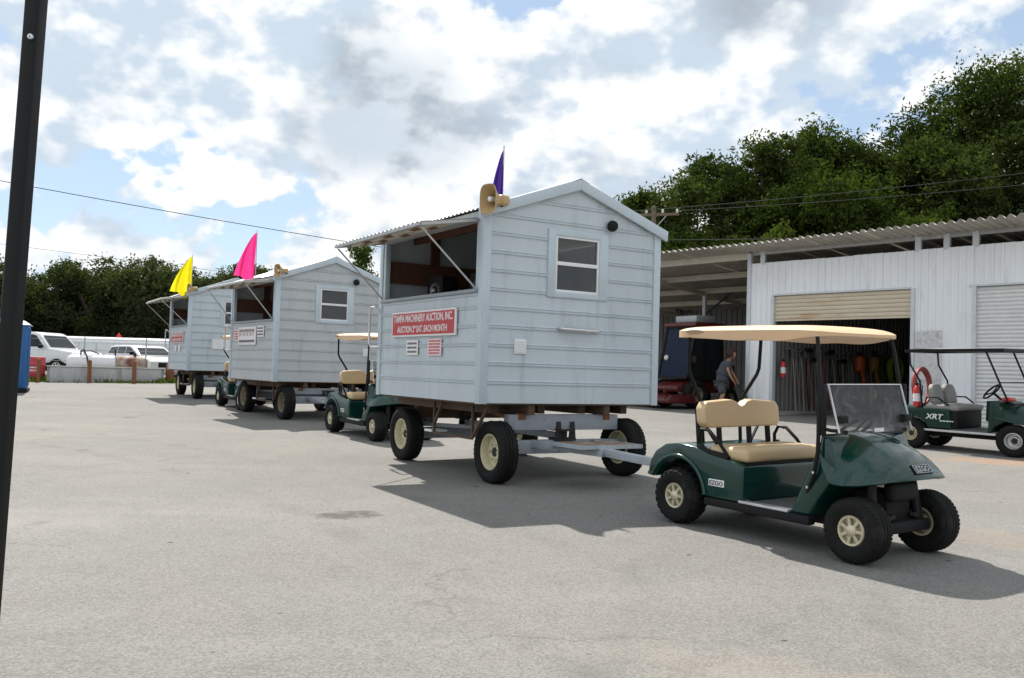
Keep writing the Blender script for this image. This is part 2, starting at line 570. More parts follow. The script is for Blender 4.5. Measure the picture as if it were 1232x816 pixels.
def asphalt_mat():
    m = bpy.data.materials.new('asphalt')
    m.use_nodes = True
    nt = m.node_tree
    N, L = nt.nodes.new, nt.links.new
    b = nt.nodes['Principled BSDF']
    geo = N('ShaderNodeNewGeometry')
    pos = geo.outputs['Position']

    def noise(s, det=6, ro=0.6, dist=0.0, sx=(1, 1, 1)):
        mp = N('ShaderNodeMapping')
        mp.inputs['Scale'].default_value = sx
        L(pos, mp.inputs[0])
        n = N('ShaderNodeTexNoise')
        n.inputs['Scale'].default_value = s
        n.inputs['Detail'].default_value = det
        n.inputs['Roughness'].default_value = ro
        n.inputs['Distortion'].default_value = dist
        L(mp.outputs[0], n.inputs['Vector'])
        return n.outputs[0]

    def rng(v, lo, hi, a=0.0, c=1.0):
        x = N('ShaderNodeMapRange')
        L(v, x.inputs[0])
        for i, t in enumerate((lo, hi, a, c)):
            x.inputs[i + 1].default_value = t
        return x.outputs[0]

    def mixc(f, a, c, blend='MIX'):
        x = N('ShaderNodeMix')
        x.data_type = 'RGBA'
        x.blend_type = blend
        for k, v in ((0, f), (6, a), (7, c)):
            if isinstance(v, tuple):
                x.inputs[k].default_value = (*v[:3], 1)
            elif isinstance(v, (int, float)):
                x.inputs[k].default_value = v
            else:
                L(v, x.inputs[k])
        return x.outputs[2]

    def mul(a, c):
        x = N('ShaderNodeMath')
        x.operation = 'MULTIPLY'
        for k, v in ((0, a), (1, c)):
            if isinstance(v, (int, float)):
                x.inputs[k].default_value = v
            else:
                L(v, x.inputs[k])
        return x.outputs[0]

    c = mixc(rng(noise(0.35, 5, 0.6), 0.3, 0.7), (0.190, 0.183, 0.170), (0.240, 0.232, 0.217))
    # tan dust in drifts
    c = mixc(mul(rng(noise(0.22, 8, 0.65, 0.6), 0.50, 0.72), 0.6), c, (0.30, 0.255, 0.20))
    # worn lighter lanes
    c = mixc(mul(rng(noise(0.5, 6, 0.6, 0.3, (0.35, 1.6, 1)), 0.50, 0.72), 0.55), c, (0.30, 0.288, 0.27))
    c = mixc(mul(rng(noise(2.6, 8, 0.7, 0.4), 0.50, 0.70), 0.35), c, (0.125, 0.12, 0.113))
    # stones of the chip surface
    vo = N('ShaderNodeTexVoronoi')
    vo.inputs['Scale'].default_value = 85
    L(pos, vo.inputs['Vector'])
    hsv = N('ShaderNodeSeparateColor')
    L(vo.outputs['Color'], hsv.inputs[0])
    c = mixc(mul(rng(hsv.outputs[0], 0.0, 1.0), 0.55), c, mixc(rng(hsv.outputs[1], 0.45, 0.55), (0.105, 0.103, 0.10), (0.30, 0.295, 0.28)))
    c = mixc(mul(rng(noise(260, 3, 0.7), 0.35, 0.65), 0.35), c, (0.08, 0.078, 0.075))
    # oil spots and small dark litter
    c = mixc(mul(rng(noise(1.1, 3, 0.5), 0.70, 0.76), 0.5), c, (0.07, 0.068, 0.065))
    c = mixc(rng(noise(7.5, 2, 0.5), 0.745, 0.765), c, (0.06, 0.05, 0.045))
    # fine cracks
    vc = N('ShaderNodeTexVoronoi')
    vc.feature = 'DISTANCE_TO_EDGE'
    vc.inputs['Scale'].default_value = 0.33
    wob = N('ShaderNodeVectorMath')
    wob.operation = 'ADD'
    nz = N('ShaderNodeTexNoise')
    nz.inputs['Scale'].default_value = 2.2
    nz.inputs['Detail'].default_value = 6
    L(pos, nz.inputs['Vector'])
    scl = N('ShaderNodeVectorMath')
    scl.operation = 'SCALE'
    scl.inputs['Scale'].default_value = 0.9
    L(nz.outputs['Color'], scl.inputs[0])
    L(pos, wob.inputs[0])
    L(scl.outputs[0], wob.inputs[1])
    L(wob.outputs[0], vc.inputs['Vector'])
    crack = mul(rng(vc.outputs['Distance'], 0.0, 0.008, 1, 0), rng(noise(0.3, 2), 0.44, 0.56))
    c = mixc(mul(crack, 0.42), c, (0.10, 0.095, 0.088))

    # rust-coloured stain on the ground between the two green carts, an oil patch in the open yard
    def blob(cx, cy, rx, ry, rot):
        mp = N('ShaderNodeMapping')
        mp.vector_type = 'TEXTURE'
        mp.inputs['Location'].default_value = (cx, cy, 0)
        mp.inputs['Rotation'].default_value = (0, 0, rot)
        mp.inputs['Scale'].default_value = (rx, ry, 1e6)
        L(wob2.outputs[0], mp.inputs[0])
        ln = N('ShaderNodeVectorMath')
        ln.operation = 'LENGTH'
        L(mp.outputs[0], ln.inputs[0])
        return rng(ln.outputs['Value'], 1.0, 0.45)

    wob2 = N('ShaderNodeVectorMath')
    wob2.operation = 'ADD'
    s2 = N('ShaderNodeVectorMath')
    s2.operation = 'SCALE'
    s2.inputs['Scale'].default_value = 1.1
    L(nz.outputs['Color'], s2.inputs[0])
    L(pos, wob2.inputs[0])
    L(s2.outputs[0], wob2.inputs[1])
    c = mixc(mul(blob(8.6, 14.9, 1.8, 0.7, -0.2), 0.42), c, (0.38, 0.20, 0.10))
    c = mixc(mul(blob(4.6, 8.6, 2.6, 0.5, -0.5), 0.18), c, (0.36, 0.25, 0.16))
    c = mixc(mul(blob(2.2, 4.9, 1.5, 0.35, -0.35), 0.14), c, (0.33, 0.25, 0.17))
    c = mixc(mul(blob(-5.0, 8.0, 3.2, 0.8, 0.25), 0.30), c, (0.33, 0.32, 0.30))
    c = mixc(mul(blob(0.6, 4.4, 1.6, 0.22, 0.5), 0.30), c, (0.34, 0.33, 0.31))
    # tyre tracks swinging through the yard: two faint dark bands on rings of different centres
    for cx, cy, rad in ((16.0, 2.0, 14.2), (16.0, 2.0, 15.7), (-20.0, -4.0, 22.0), (-20.0, -4.0, 23.4)):
        dn = N('ShaderNodeVectorMath')
        dn.operation = 'DISTANCE'
        fl = N('ShaderNodeVectorMath')
        fl.operation = 'MULTIPLY'
        fl.inputs[1].default_value = (1, 1, 0)
        L(pos, fl.inputs[0])
        L(fl.outputs[0], dn.inputs[0])
        dn.inputs[1].default_value = (cx, cy, 0)
        ab = N('ShaderNodeMath')
        ab.operation = 'SUBTRACT'
        L(dn.outputs['Value'], ab.inputs[0])
        ab.inputs[1].default_value = rad
        ab2 = N('ShaderNodeMath')
        ab2.operation = 'ABSOLUTE'
        L(ab.outputs[0], ab2.inputs[0])
        band = mul(rng(ab2.outputs[0], 0.08, 0.16, 1, 0), rng(noise(1.3, 5, 0.65), 0.42, 0.66))
        c = mixc(mul(band, 0.30), c, (0.12, 0.115, 0.108))
    c = mixc(mul(blob(-0.95, 9.05, 0.30, 0.16, 0.1), 0.75), c, (0.06, 0.058, 0.055))
    L(c, b.inputs['Base Color'])
    b.inputs['Roughness'].default_value = 0.88
    b.inputs['Specular IOR Level'].default_value = 0.25
    bp = N('ShaderNodeBump')
    bp.inputs['Strength'].default_value = 0.35
    bp.inputs['Distance'].default_value = 0.005
    hm = N('ShaderNodeMath')
    hm.operation = 'SUBTRACT'
    L(rng(vo.outputs['Distance'], 0, 0.8), hm.inputs[0])
    L(mul(crack, 2.0), hm.inputs[1])
    L(hm.outputs[0], bp.inputs['Height'])
    L(bp.outputs[0], b.inputs['Normal'])
    MATS['asphalt'] = m


asphalt_mat()


def leaf_mat(name, dark, light, back=0.35):
    m = bpy.data.materials.new(name)
    m.use_nodes = True
    nt = m.node_tree
    N, L = nt.nodes.new, nt.links.new
    nt.nodes.remove(nt.nodes['Principled BSDF'])
    at = N('ShaderNodeAttribute')
    at.attribute_name = 'tint'
    mx = N('ShaderNodeMix')
    mx.data_type = 'RGBA'
    L(at.outputs['Fac'], mx.inputs[0])
    mx.inputs[6].default_value = (*dark, 1)
    mx.inputs[7].default_value = (*light, 1)
    d = N('ShaderNodeBsdfDiffuse')
    L(mx.outputs[2], d.inputs[0])
    t = N('ShaderNodeBsdfTranslucent')
    g = N('ShaderNodeMix')
    g.data_type = 'RGBA'
    g.blend_type = 'MULTIPLY'
    g.inputs[0].default_value = 1
    L(mx.outputs[2], g.inputs[6])
    g.inputs[7].default_value = (1.25, 1.35, 0.5, 1)
    L(g.outputs[2], t.inputs[0])
    s = N('ShaderNodeMixShader')
    s.inputs[0].default_value = back
    L(d.outputs[0], s.inputs[1])
    L(t.outputs[0], s.inputs[2])
    L(s.outputs[0], nt.nodes['Material Output'].inputs[0])
    MATS[name] = m


leaf_mat('oak_leaves', (0.016, 0.028, 0.009), (0.074, 0.101, 0.033))
leaf_mat('vine_leaves', (0.018, 0.034, 0.009), (0.080, 0.112, 0.030))
leaf_mat('grey_oak_leaves', (0.020, 0.029, 0.014), (0.080, 0.096, 0.048))
def cloth_mat(name, col):
    m = bpy.data.materials.new(name)
    m.use_nodes = True
    nt = m.node_tree
    N, L = nt.nodes.new, nt.links.new
    nt.nodes.remove(nt.nodes['Principled BSDF'])
    tc = N('ShaderNodeTexCoord')
    w = N('ShaderNodeTexNoise')
    w.inputs['Scale'].default_value = 9
    L(tc.outputs['Object'], w.inputs['Vector'])
    c = N('ShaderNodeMix')
    c.data_type = 'RGBA'
    L(w.outputs[0], c.inputs[0])
    c.inputs[6].default_value = (*[v * 0.85 for v in col], 1)
    c.inputs[7].default_value = (*[min(1, v * 1.1) for v in col], 1)
    d, t, s = N('ShaderNodeBsdfDiffuse'), N('ShaderNodeBsdfTranslucent'), N('ShaderNodeMixShader')
    L(c.outputs[2], d.inputs[0])
    L(c.outputs[2], t.inputs[0])
    s.inputs[0].default_value = 0.5
    L(d.outputs[0], s.inputs[1])
    L(t.outputs[0], s.inputs[2])
    L(s.outputs[0], nt.nodes['Material Output'].inputs[0])
    MATS[name] = m


cloth_mat('flag_purple', (0.075, 0.035, 0.26))
cloth_mat('flag_pink', (0.95, 0.06, 0.30))
cloth_mat('flag_yellow', (0.85, 0.74, 0.02))
leaf_mat('grass_blades', (0.06, 0.10, 0.02), (0.15, 0.18, 0.05), 0.3)



# ------------------------------------------------------------------ the ground
def build_ground():
    xs = [-900, -400, -200, -110, -70, -50, -36] + [-32 + 4 * i for i in range(17)] + [36, 50, 70, 110, 200, 400, 900]
    ys = [-300, -120, -50, -25, -12] + [-8 + 3 * i for i in range(18)] + [46, 60, 80, 110, 160, 250, 400, 700, 1200]
    vs = [(x, y, gz(x, y)) for y in ys for x in xs]
    nx = len(xs)
    fs = [(j * nx + i, j * nx + i + 1, (j + 1) * nx + i + 1, (j + 1) * nx + i) for j in range(len(ys) - 1) for i in range(nx - 1)]
    m = MB()
    m.add(vs, fs)
    tag(m.build('ground', M['asphalt'], smooth=0), kind='structure')


build_ground()


def build_grass():
    rnd = np.random.default_rng(5)
    n = 16000
    # a ragged verge in front of and around the concrete bund
    t = rnd.random(n)
    ax, ay, bx, by = -25.0, 32.6, -11.2, 37.6
    x = ax + (bx - ax) * t
    y = ay + (by - ay) * t + rnd.normal(0, 0.42, n) + 0.25 * np.sin(t * 23)
    back = rnd.random(n) < 0.45
    y[back] += rnd.random(back.sum()) * 3.6
    h = 0.05 + 0.12 * rnd.random(n) ** 2 + 0.08 * (np.sin(t * 40) > 0.55)
    a = rnd.random(n) * 6.28
    w = 0.018 + 0.02 * rnd.random(n)
    V = np.zeros((n, 3, 3))
    z = np.array([gz(p, q) for p, q in zip(x, y)])
    lean = rnd.normal(0, 0.05, (n, 2))
    V[:, 0] = np.stack([x - w * np.cos(a), y - w * np.sin(a), z], 1)
    V[:, 1] = np.stack([x + w * np.cos(a), y + w * np.sin(a), z], 1)
    V[:, 2] = np.stack([x + lean[:, 0], y + lean[:, 1], z + h], 1)
    me = bpy.data.meshes.new('grass')
    me.from_pydata(V.reshape(-1, 3).tolist(), [], np.arange(n * 3).reshape(-1, 3).tolist())
    at = me.attributes.new('tint', 'FLOAT', 'POINT')
    at.data.foreach_set('value', np.repeat(rnd.random(n), 3).astype(np.float32))
    o = link('grass', me, M['grass_blades'])
    tag(o, 'thin green grass along the far edge of the yard', 'grass', kind='stuff')


build_grass()


# ------------------------------------------------------------------ trees
def leaf_mesh(name, lumps, nleaf, size, rnd, fill=0.35):
    """lumps: (x, y, z, r). Leaves crowd the outer skin of every lump, the rest sit inside it."""
    lumps = np.array(lumps)
    w = lumps[:, 3] ** 2
    idx = rnd.choice(len(lumps), nleaf, p=w / w.sum())
    # sub-clumps give every lump its own sprays
    d = rnd.normal(size=(nleaf, 3))
    d /= np.linalg.norm(d, axis=1)[:, None]
    nsub = 60
    sub = rnd.normal(size=(len(lumps), nsub, 3))
    sub /= np.linalg.norm(sub, axis=2)[:, :, None]
    pick = sub[idx, rnd.integers(0, nsub, nleaf)]
    d = pick * 1.0 + d * 0.30
    d /= np.linalg.norm(d, axis=1)[:, None]
    reach = 0.78 + 0.75 * rnd.random((len(lumps), nsub)) ** 2.2          # every spray sticks out differently
    sp = rnd.integers(0, nsub, nleaf)
    pick = sub[idx, sp]
    d = pick + rnd.normal(size=(nleaf, 3)) * 0.15
    d /= np.linalg.norm(d, axis=1)[:, None]
    rad = np.where(rnd.random(nleaf) < fill, rnd.random(nleaf) ** 0.5 * 0.9, reach[idx, sp] * (0.72 + 0.30 * rnd.random(nleaf)))
    c = lumps[idx, :3] + d * (rad * lumps[idx, 3])[:, None] * np.array([1, 1, 0.86])
    a = rnd.normal(size=(nleaf, 3)) + np.array([0, 0, 0.0])
    a /= np.linalg.norm(a, axis=1)[:, None]
    b = np.cross(a, rnd.normal(size=(nleaf, 3)))
    b /= np.linalg.norm(b, axis=1)[:, None]
    s = (size * (0.6 + 0.8 * rnd.random(nleaf)))[:, None]
    V = np.stack([c - a * s, c + b * s * 0.42, c + a * s, c - b * s * 0.42], 1)
    me = bpy.data.meshes.new(name)
    nv = nleaf * 4
    me.vertices.add(nv)
    me.vertices.foreach_set('co', V.reshape(-1).astype(np.float32))
    me.loops.add(nv)
    me.loops.foreach_set('vertex_index', np.arange(nv, dtype=np.int32))
    me.polygons.add(nleaf)
    me.polygons.foreach_set('loop_start', np.arange(0, nv, 4, dtype=np.int32))
    me.update(calc_edges=True)
    lt = rnd.random(len(lumps))
    tint = np.clip(lt[idx] * 0.6 + rnd.random(nleaf) * 0.5 - 0.05, 0, 1)
    at = me.attributes.new('tint', 'FLOAT', 'POINT')
    at.data.foreach_set('value', np.repeat(tint, 4).astype(np.float32))
    return me


def tree(name, label, group, x, y, height, rx, base, nleaf, leaf, lmat, seed, nl=26, trunk_r=0.28, lump=0.25):
    nleaf, leaf, nl = int(nleaf * 1.5), leaf * 0.57, int(nl * 2.1)
    rnd = np.random.default_rng(seed)
    z0 = gz(x, y)
    root = empty(name, (x, y, z0))
    tag(root, label, 'tree', group)
    cz, rz_ = (height + base) / 2, (height - base) / 2
    lumps = []
    for k in range(nl):
        while True:
            p = rnd.uniform(-1, 1, 3)
            q = np.linalg.norm(p)
            if 0.25 < q < 1:
                break
        p *= (0.82 / max(q, 0.55)) ** 0.5
        r = lump * rx * (0.7 + 0.6 * rnd.random())
        zz = cz + p[2] * max(rz_ - r * 0.6, 0.3)
        lumps.append((p[0] * (rx - r * 0.45), p[1] * (rx - r * 0.45), zz, r))
    t = MB()
    top = height * 0.55
    t.tube([(0, 0, -0.2), (0.1, 0.05, height * 0.12), (-0.12, 0.1, height * 0.3), (0.1, -0.05, top)],
           [trunk_r * 1.35, trunk_r, trunk_r * 0.8, trunk_r * 0.35], 10)
    for k in range(7):
        a = lumps[k * 3 % nl]
        h0 = height * (0.16 + 0.05 * k)
        mid = (a[0] * 0.45, a[1] * 0.45, (h0 + a[2]) / 2 + 0.2)
        t.tube([(0, 0, h0), mid, a[:3]], [trunk_r * 0.5, trunk_r * 0.32, trunk_r * 0.08], 7)
    t.build('trunk', M['bark'], root)
    link('crown', leaf_mesh('crown', lumps, nleaf, leaf, rnd), M[lmat], root)
    return root


G1 = 'tall trees behind the shed'
tree('oak_tree', 'tallest dark oak above the right end of the shed roof', G1, 22.8, 42.5, 16.3, 5.6, 3.0, 62000, 0.17, 'oak_leaves', 11, 34, 0.45)
tree('oak_tree', 'broad dark oak in the middle of the tree mass behind the shed', G1, 14.2, 44.0, 13.2, 4.4, 2.2, 52000, 0.17, 'oak_leaves', 12, 30, 0.4)
tree('vine_covered_tree', 'brighter vine covered tree just above the shed roof', G1, 13.2, 39.0, 10.0, 3.9, 1.4, 46000, 0.16, 'vine_leaves', 13, 26, 0.32)
tree('oak_tree', 'dark oak between the tallest tree and the vine covered tree', G1, 18.6, 40.0, 11.8, 4.0, 1.6, 46000, 0.17, 'oak_leaves', 14, 26, 0.35)
tree('oak_tree', 'lower rounded oak right of the blue trailer roof', G1, 9.4, 43.5, 11.9, 3.7, 1.6, 44000, 0.16, 'oak_leaves', 15, 26, 0.33)
tree('vine_covered_tree', 'small yellowish tree at the left end of the trees behind the shed', G1, 6.5, 44.5, 10.0, 2.9, 1.2, 34000, 0.15, 'vine_leaves', 16, 22, 0.26)
tree('oak_tree', 'dark tree at the right picture edge under the tallest oak', G1, 24.6, 37.5, 11.0, 4.2, 1.2, 42000, 0.17, 'oak_leaves', 17, 26, 0.32)
tree('oak_tree', 'shadowed tree filling the dark gap low behind the shed', G1, 17.0, 47.5, 12.0, 5.2, 0.8, 36000, 0.20, 'oak_leaves', 18, 28, 0.32)
tree('oak_tree', 'shadowed low tree behind the open shed bay', G1, 8.2, 40.0, 7.4, 3.6, 0.5, 30000, 0.17, 'oak_leaves', 19, 22, 0.26)
tree('oak_tree', 'oak filling the skyline between the lower rounded oak and the middle oak', G1, 11.7, 42.0, 12.2, 3.3, 2.0, 36000, 0.165, 'oak_leaves', 20, 26, 0.3)
tree('oak_tree', 'oak filling the skyline left of the tallest oak', G1, 18.6, 43.5, 13.6, 3.9, 2.0, 40000, 0.165, 'oak_leaves', 21, 28, 0.34)
tree('vine_covered_tree', 'vine covered tree low between the middle oak and the right edge', G1, 16.4, 37.6, 8.6, 3.2, 1.0, 32000, 0.155, 'vine_leaves', 22, 24, 0.28)
G2 = 'trees along the far left side of the yard'
LT = [(-31.5, 55.0, 7.4, 3.9, 'half hidden behind the black post'), (-25.8, 56.5, 7.9, 3.7, 'left of the tall peak above the parked pickup'),
      (-21.3, 55.0, 7.7, 3.6, 'above the middle of the long white box trailer'), (-17.2, 57.0, 7.9, 3.4, 'directly behind the yellow flag'),
      (-13.4, 58.0, 6.9, 3.1, 'just right of the yellow flag'), (-29.0, 60.5, 7.6, 4.4, 'set back behind the two leftmost trees'),
      (-19.5, 61.5, 7.6, 4.6, 'set back behind the white box trailer')]
for i, (x, y, h, r, w) in enumerate(LT):
    tree('oak_tree', 'grey green oak %s' % w, G2, x, y, h - 0.35, r, 0.3, 30000, 0.17, 'grey_oak_leaves', 31 + i, 24, 0.3)
tree('oak_tree', 'bright green tree showing between the second trailer and the near awning', None, -7.4, 46.0, 7.4, 2.3, 0.8, 20000, 0.14, 'vine_leaves', 51, 18, 0.22)


# ------------------------------------------------------------------ equipment shed
SH = Vector((6.535, 25.5, 0))
SHZ = gz(6.535, 25.5)
SRZ = math.atan2(-0.772, 0.636)


def corrug(mb, s0, s1, z0, z1, fmap, pitch=0.2, dep=0.028, phase=0.0, top=None):
    """ribbed sheet; fmap(s, out, z)"""
    pts = []
    s = s0
    k = 0
    prof = [(0, 0), (0.62, 0), (0.70, 1), (0.92, 1), (1.0, 0)]
    n = max(1, round((s1 - s0) / pitch))
    pw = (s1 - s0) / n
    for i in range(n):
        for q, (a, b) in enumerate(prof):
            if i and q == 0:
                continue
            pts.append((s0 + (i + a) * pw, b * dep))
    vs = [fmap(a, b, z0) for a, b in pts] + [fmap(a, b, z1) for a, b in pts]
    m = len(pts)
    mb.add(vs, [(i, i + 1, m + i + 1, m + i) for i in range(m - 1)])


def build_shed():
    root = empty('equipment_shed', (SH.x, SH.y, SHZ - 0.0), SRZ)
    tag(root, 'white corrugated metal equipment shed with roller doors and an open bay', 'shed')
    front = lambda s, o, z: (s, -o, z)
    DW0, DW1, DT = 0.80, 4.67, 3.22
    TOP = 4.13

    def sheets(s0, s1, z0, z1, width=0.8):
        n = max(1, round((s1 - s0) / width))
        for i in range(n):
            m = MB()
            a, b = s0 + (s1 - s0) * i / n, s0 + (s1 - s0) * (i + 1) / n
            lift = 0.004 if i % 2 else 0.0
            corrug(m, a, b + 0.006, z0, z1 - 0.006 * (i % 3), lambda s, o, z: (s, -o - lift, z))
            m.build('wall_sheet', M['wall_white'], root, smooth=0, solid=0.002)

    sheets(0.06, DW0 - 0.03, -0.15, TOP)
    sheets(DW0 - 0.03, DW1 + 0.03, DT, TOP)
    sheets(DW1 + 0.03, 6.10, -0.25, TOP)
    sheets(6.10, 9.6, 3.2, TOP)
    sheets(9.6, 11.2, -0.4, TOP)
    # corner and door trims
    MB().box(-0.05, 0.065, -0.045, 0.06, -0.15, 4.42).build('corner_trim', M['shed_trim'], root, bevel=0.004)
    MB().box(DW0 - 0.06, DW0 + 0.03, -0.05, 0.10, -0.15, DT).build('door_jamb', M['shed_trim'], root, bevel=0.004)
    MB().box(DW1 - 0.03, DW1 + 0.06, -0.05, 0.10, -0.25, DT).build('door_jamb', M['shed_trim'], root, bevel=0.004)
    MB().box(DW0 + 0.03, DW1 - 0.03, -0.05, 0.08, DT - 0.012, DT + 0.03).build('door_header', M['shed_trim'], root)
    MB().box(6.07, 6.16, -0.055, 0.10, -0.3, 3.2).build('door_jamb', M['shed_trim'], root, bevel=0.004)
    MB().box(6.00, 9.7, -0.06, 0.08, 3.185, 3.225).build('door_header', M['shed_trim'], root)
    # half raised roller door: every slat of the curtain that still hangs
    n = 6
    for i in range(n):
        z1 = DT - 0.02 - i * 0.105
        m = MB()
        m.prism([(0.03, z1), (0.018, z1 - 0.02), (0.012, z1 - 0.055), (0.022, z1 - 0.085), (0.03, z1 - 0.098), (0.05, z1 - 0.098), (0.05, z1)],
                DW0 + 0.035, DW1 - 0.035, lambda p, q, a: (a, p, q))
        m.build('shutter_slat', M['shutter_cream'], root, smooth=50)
    MB().box(DW0 + 0.035, DW1 - 0.035, 0.008, 0.06, DT - 0.02 - n * 0.105 - 0.05, DT - 0.02 - n * 0.105).build('bottom_rail', M['shutter_cream'], root, bevel=0.004)
    m = MB()
    m.lathe([(0.001, 0), (0.22, 0), (0.22, DW1 - DW0 - 0.2), (0.001, DW1 - DW0 - 0.2)], (DW0 + 0.1, 0.36, DT + 0.12), (1, 0, 0), 20)
    m.build('shutter_roll', M['shutter_cream'], root)
    # closed roller door on the right
    pr, z = [], 3.18
    while z > -0.35:
        pr += [(0.045, z), (0.02, z - 0.018), (0.014, z - 0.045), (0.02, z - 0.072)]
        z -= 0.09
    m = MB()
    vs = [(a, p, q) for a in (6.16, 9.6) for p, q in pr]
    k = len(pr)
    m.add(vs, [(i, i + 1, k + i + 1, k + i) for i in range(k - 1)])
    m.build('shutter_curtain', M['shutter_white'], root, smooth=0, solid=0.004)
    # frieze posts in the open gap under the roof, eave beam
    for s in (0.42, 4.78, 5.46, 6.12, 8.4):
        MB().box(s - 0.07, s + 0.07, -0.012, 0.08, TOP - 0.05, 4.47).build('gap_post', M['shed_trim'], root, bevel=0.004)
    MB().box(0.07, 11.2, 0.005, 0.10, 4.36, 4.50).build('eave_beam', M['shed_beam_grey'], root, bevel=0.004)
    MB().box(-13, -0.055, -0.02, 0.08, 4.26, 4.46).build('eave_beam', M['shed_beam_cream'], root, bevel=0.004)
    for y in (2.0, 4.0, 6.0):
        zt = 4.56 - 0.1 * (y + 0.9)
        MB().box(-13, -0.055, y - 0.05, y + 0.05, zt - 0.24, zt - 0.06).build('purlin', M['shed_beam_cream'], root, bevel=0.004)
    for s in (-4.75, -9.3):
        MB().box(s - 0.06, s + 0.06, 3.94, 4.06, -0.2, 3.84).build('bay_post', M['shed_trim'], root, bevel=0.006)
        m = MB()
        m.bar((s, -0.0, 4.20), (s, 8.2, 3.42), 0.09, 0.16)
        m.build('rafter', M['shed_beam_cream'], root)
        m = MB()
        m.bar((s, 4.0, 3.1), (s + 1.1, 4.0, 3.8), 0.05, 0.05)
        m.build('knee_brace', M['dark_steel'], root)
    # roof sheets, deep waves running front to back
    w, s = 0.84, -13.0
    i = 0
    rr = random.Random(3)
    while s < 11.2:
        m = MB()
        nw = 4
        dz = rr.uniform(-0.008, 0.008)
        fy = -0.9 + rr.uniform(-0.03, 0.03)

        def fn(u, v, s=s, dz=dz, fy=fy):
            y = fy + (8.4 - fy) * v
            return (s + u * (w + 0.02), y, 4.56 - 0.1 * (y + 0.9) + 0.042 * math.sin(u * nw * 2 * math.pi) + dz)
        m.grid(fn, nw * 8, 3)
        m.build('roof_sheet', M['shed_roof'], root, smooth=60, solid=0.003)
        s += w
        i += 1
    # inside: left partition (tools hang here), back walls, floor slab
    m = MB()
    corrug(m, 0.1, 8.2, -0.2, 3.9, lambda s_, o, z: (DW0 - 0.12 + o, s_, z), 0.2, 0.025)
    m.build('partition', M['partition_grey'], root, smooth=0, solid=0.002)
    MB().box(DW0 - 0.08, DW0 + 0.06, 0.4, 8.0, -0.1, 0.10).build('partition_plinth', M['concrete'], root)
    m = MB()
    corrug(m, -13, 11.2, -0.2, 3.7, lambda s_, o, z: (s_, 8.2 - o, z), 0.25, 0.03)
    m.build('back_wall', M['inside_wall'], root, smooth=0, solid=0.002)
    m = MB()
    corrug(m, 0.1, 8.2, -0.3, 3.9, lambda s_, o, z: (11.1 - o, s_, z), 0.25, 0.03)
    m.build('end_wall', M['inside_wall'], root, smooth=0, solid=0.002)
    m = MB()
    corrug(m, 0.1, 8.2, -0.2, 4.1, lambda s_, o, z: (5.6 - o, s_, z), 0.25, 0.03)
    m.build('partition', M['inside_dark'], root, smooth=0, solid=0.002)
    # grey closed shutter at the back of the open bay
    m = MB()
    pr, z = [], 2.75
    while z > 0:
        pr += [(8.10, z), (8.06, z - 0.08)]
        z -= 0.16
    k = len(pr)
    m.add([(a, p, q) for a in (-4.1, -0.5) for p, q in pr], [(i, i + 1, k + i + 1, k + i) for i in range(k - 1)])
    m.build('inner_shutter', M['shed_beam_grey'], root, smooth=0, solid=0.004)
    # peeling board fixed right of the open door
    m = MB()
    m.box(4.80, 5.40, -0.06, -0.04, 0.35, 2.20)
    m.build('wall_board', M['notice_board'], root, bevel=0.004)
    return root


shed = build_shed()


def shp(s, y, z):
    """shed coordinates -> world"""
    c, n = math.cos(SRZ), math.sin(SRZ)
    return Vector((SH.x + s * c - y * n, SH.y + s * n + y * c, SHZ + z))


o_ = MB().box(0.86, 0.89, 0.5, 7.2, 1.78, 1.83).build('tool_rail', M['tool_steel'], shed)
for k_ in range(22):
    MB().box(0.89, 0.96, 0.6 + k_ * 0.3, 0.62 + k_ * 0.3, 1.79, 1.82).build('tool_hook', M['tool_steel'], shed)


# tools along the partition inside the open door
def long_tool(kind, y, label, handle, seed):
    rr = random.Random(seed)
    root = empty(kind, shp(0.90, y, 0.0), SRZ)
    tag(root, label, 'tool', 'long handled tools along the shed partition')
    h = 1.45 + rr.random() * 0.3
    lean = rr.uniform(-0.12, 0.12)
    m = MB()
    m.tube([(0.16, 0, 0.12), (0.02, lean, h)], 0.016, 7)
    m.build('handle', M[handle], root)
    m = MB()
    if kind == 'shovel':
        m.grid(lambda u, v: (0.03 + 0.03 * math.cos((u - 0.5) * 3), lean + (u - 0.5) * 0.22 * (1 - 0.5 * v ** 3), h + 0.28 * v), 6, 5)
        m.build('blade', M['tool_steel'], root, solid=0.004)
    elif kind == 'rake':
        m.bar((0.03, lean - 0.2, h), (0.03, lean + 0.2, h), 0.02, 0.03)
        for k in range(9):
            m.tube([(0.03, lean - 0.19 + k * 0.047, h), (0.09, lean - 0.19 + k * 0.047, h + 0.03)], 0.006, 5)
        m.build('tines', M['tool_steel'], root)
    else:
        m.box(0.0, 0.09, lean - 0.16, lean + 0.16, h, h + 0.12)
        m.build('brush_head', M['black_plastic'], root, bevel=0.01)


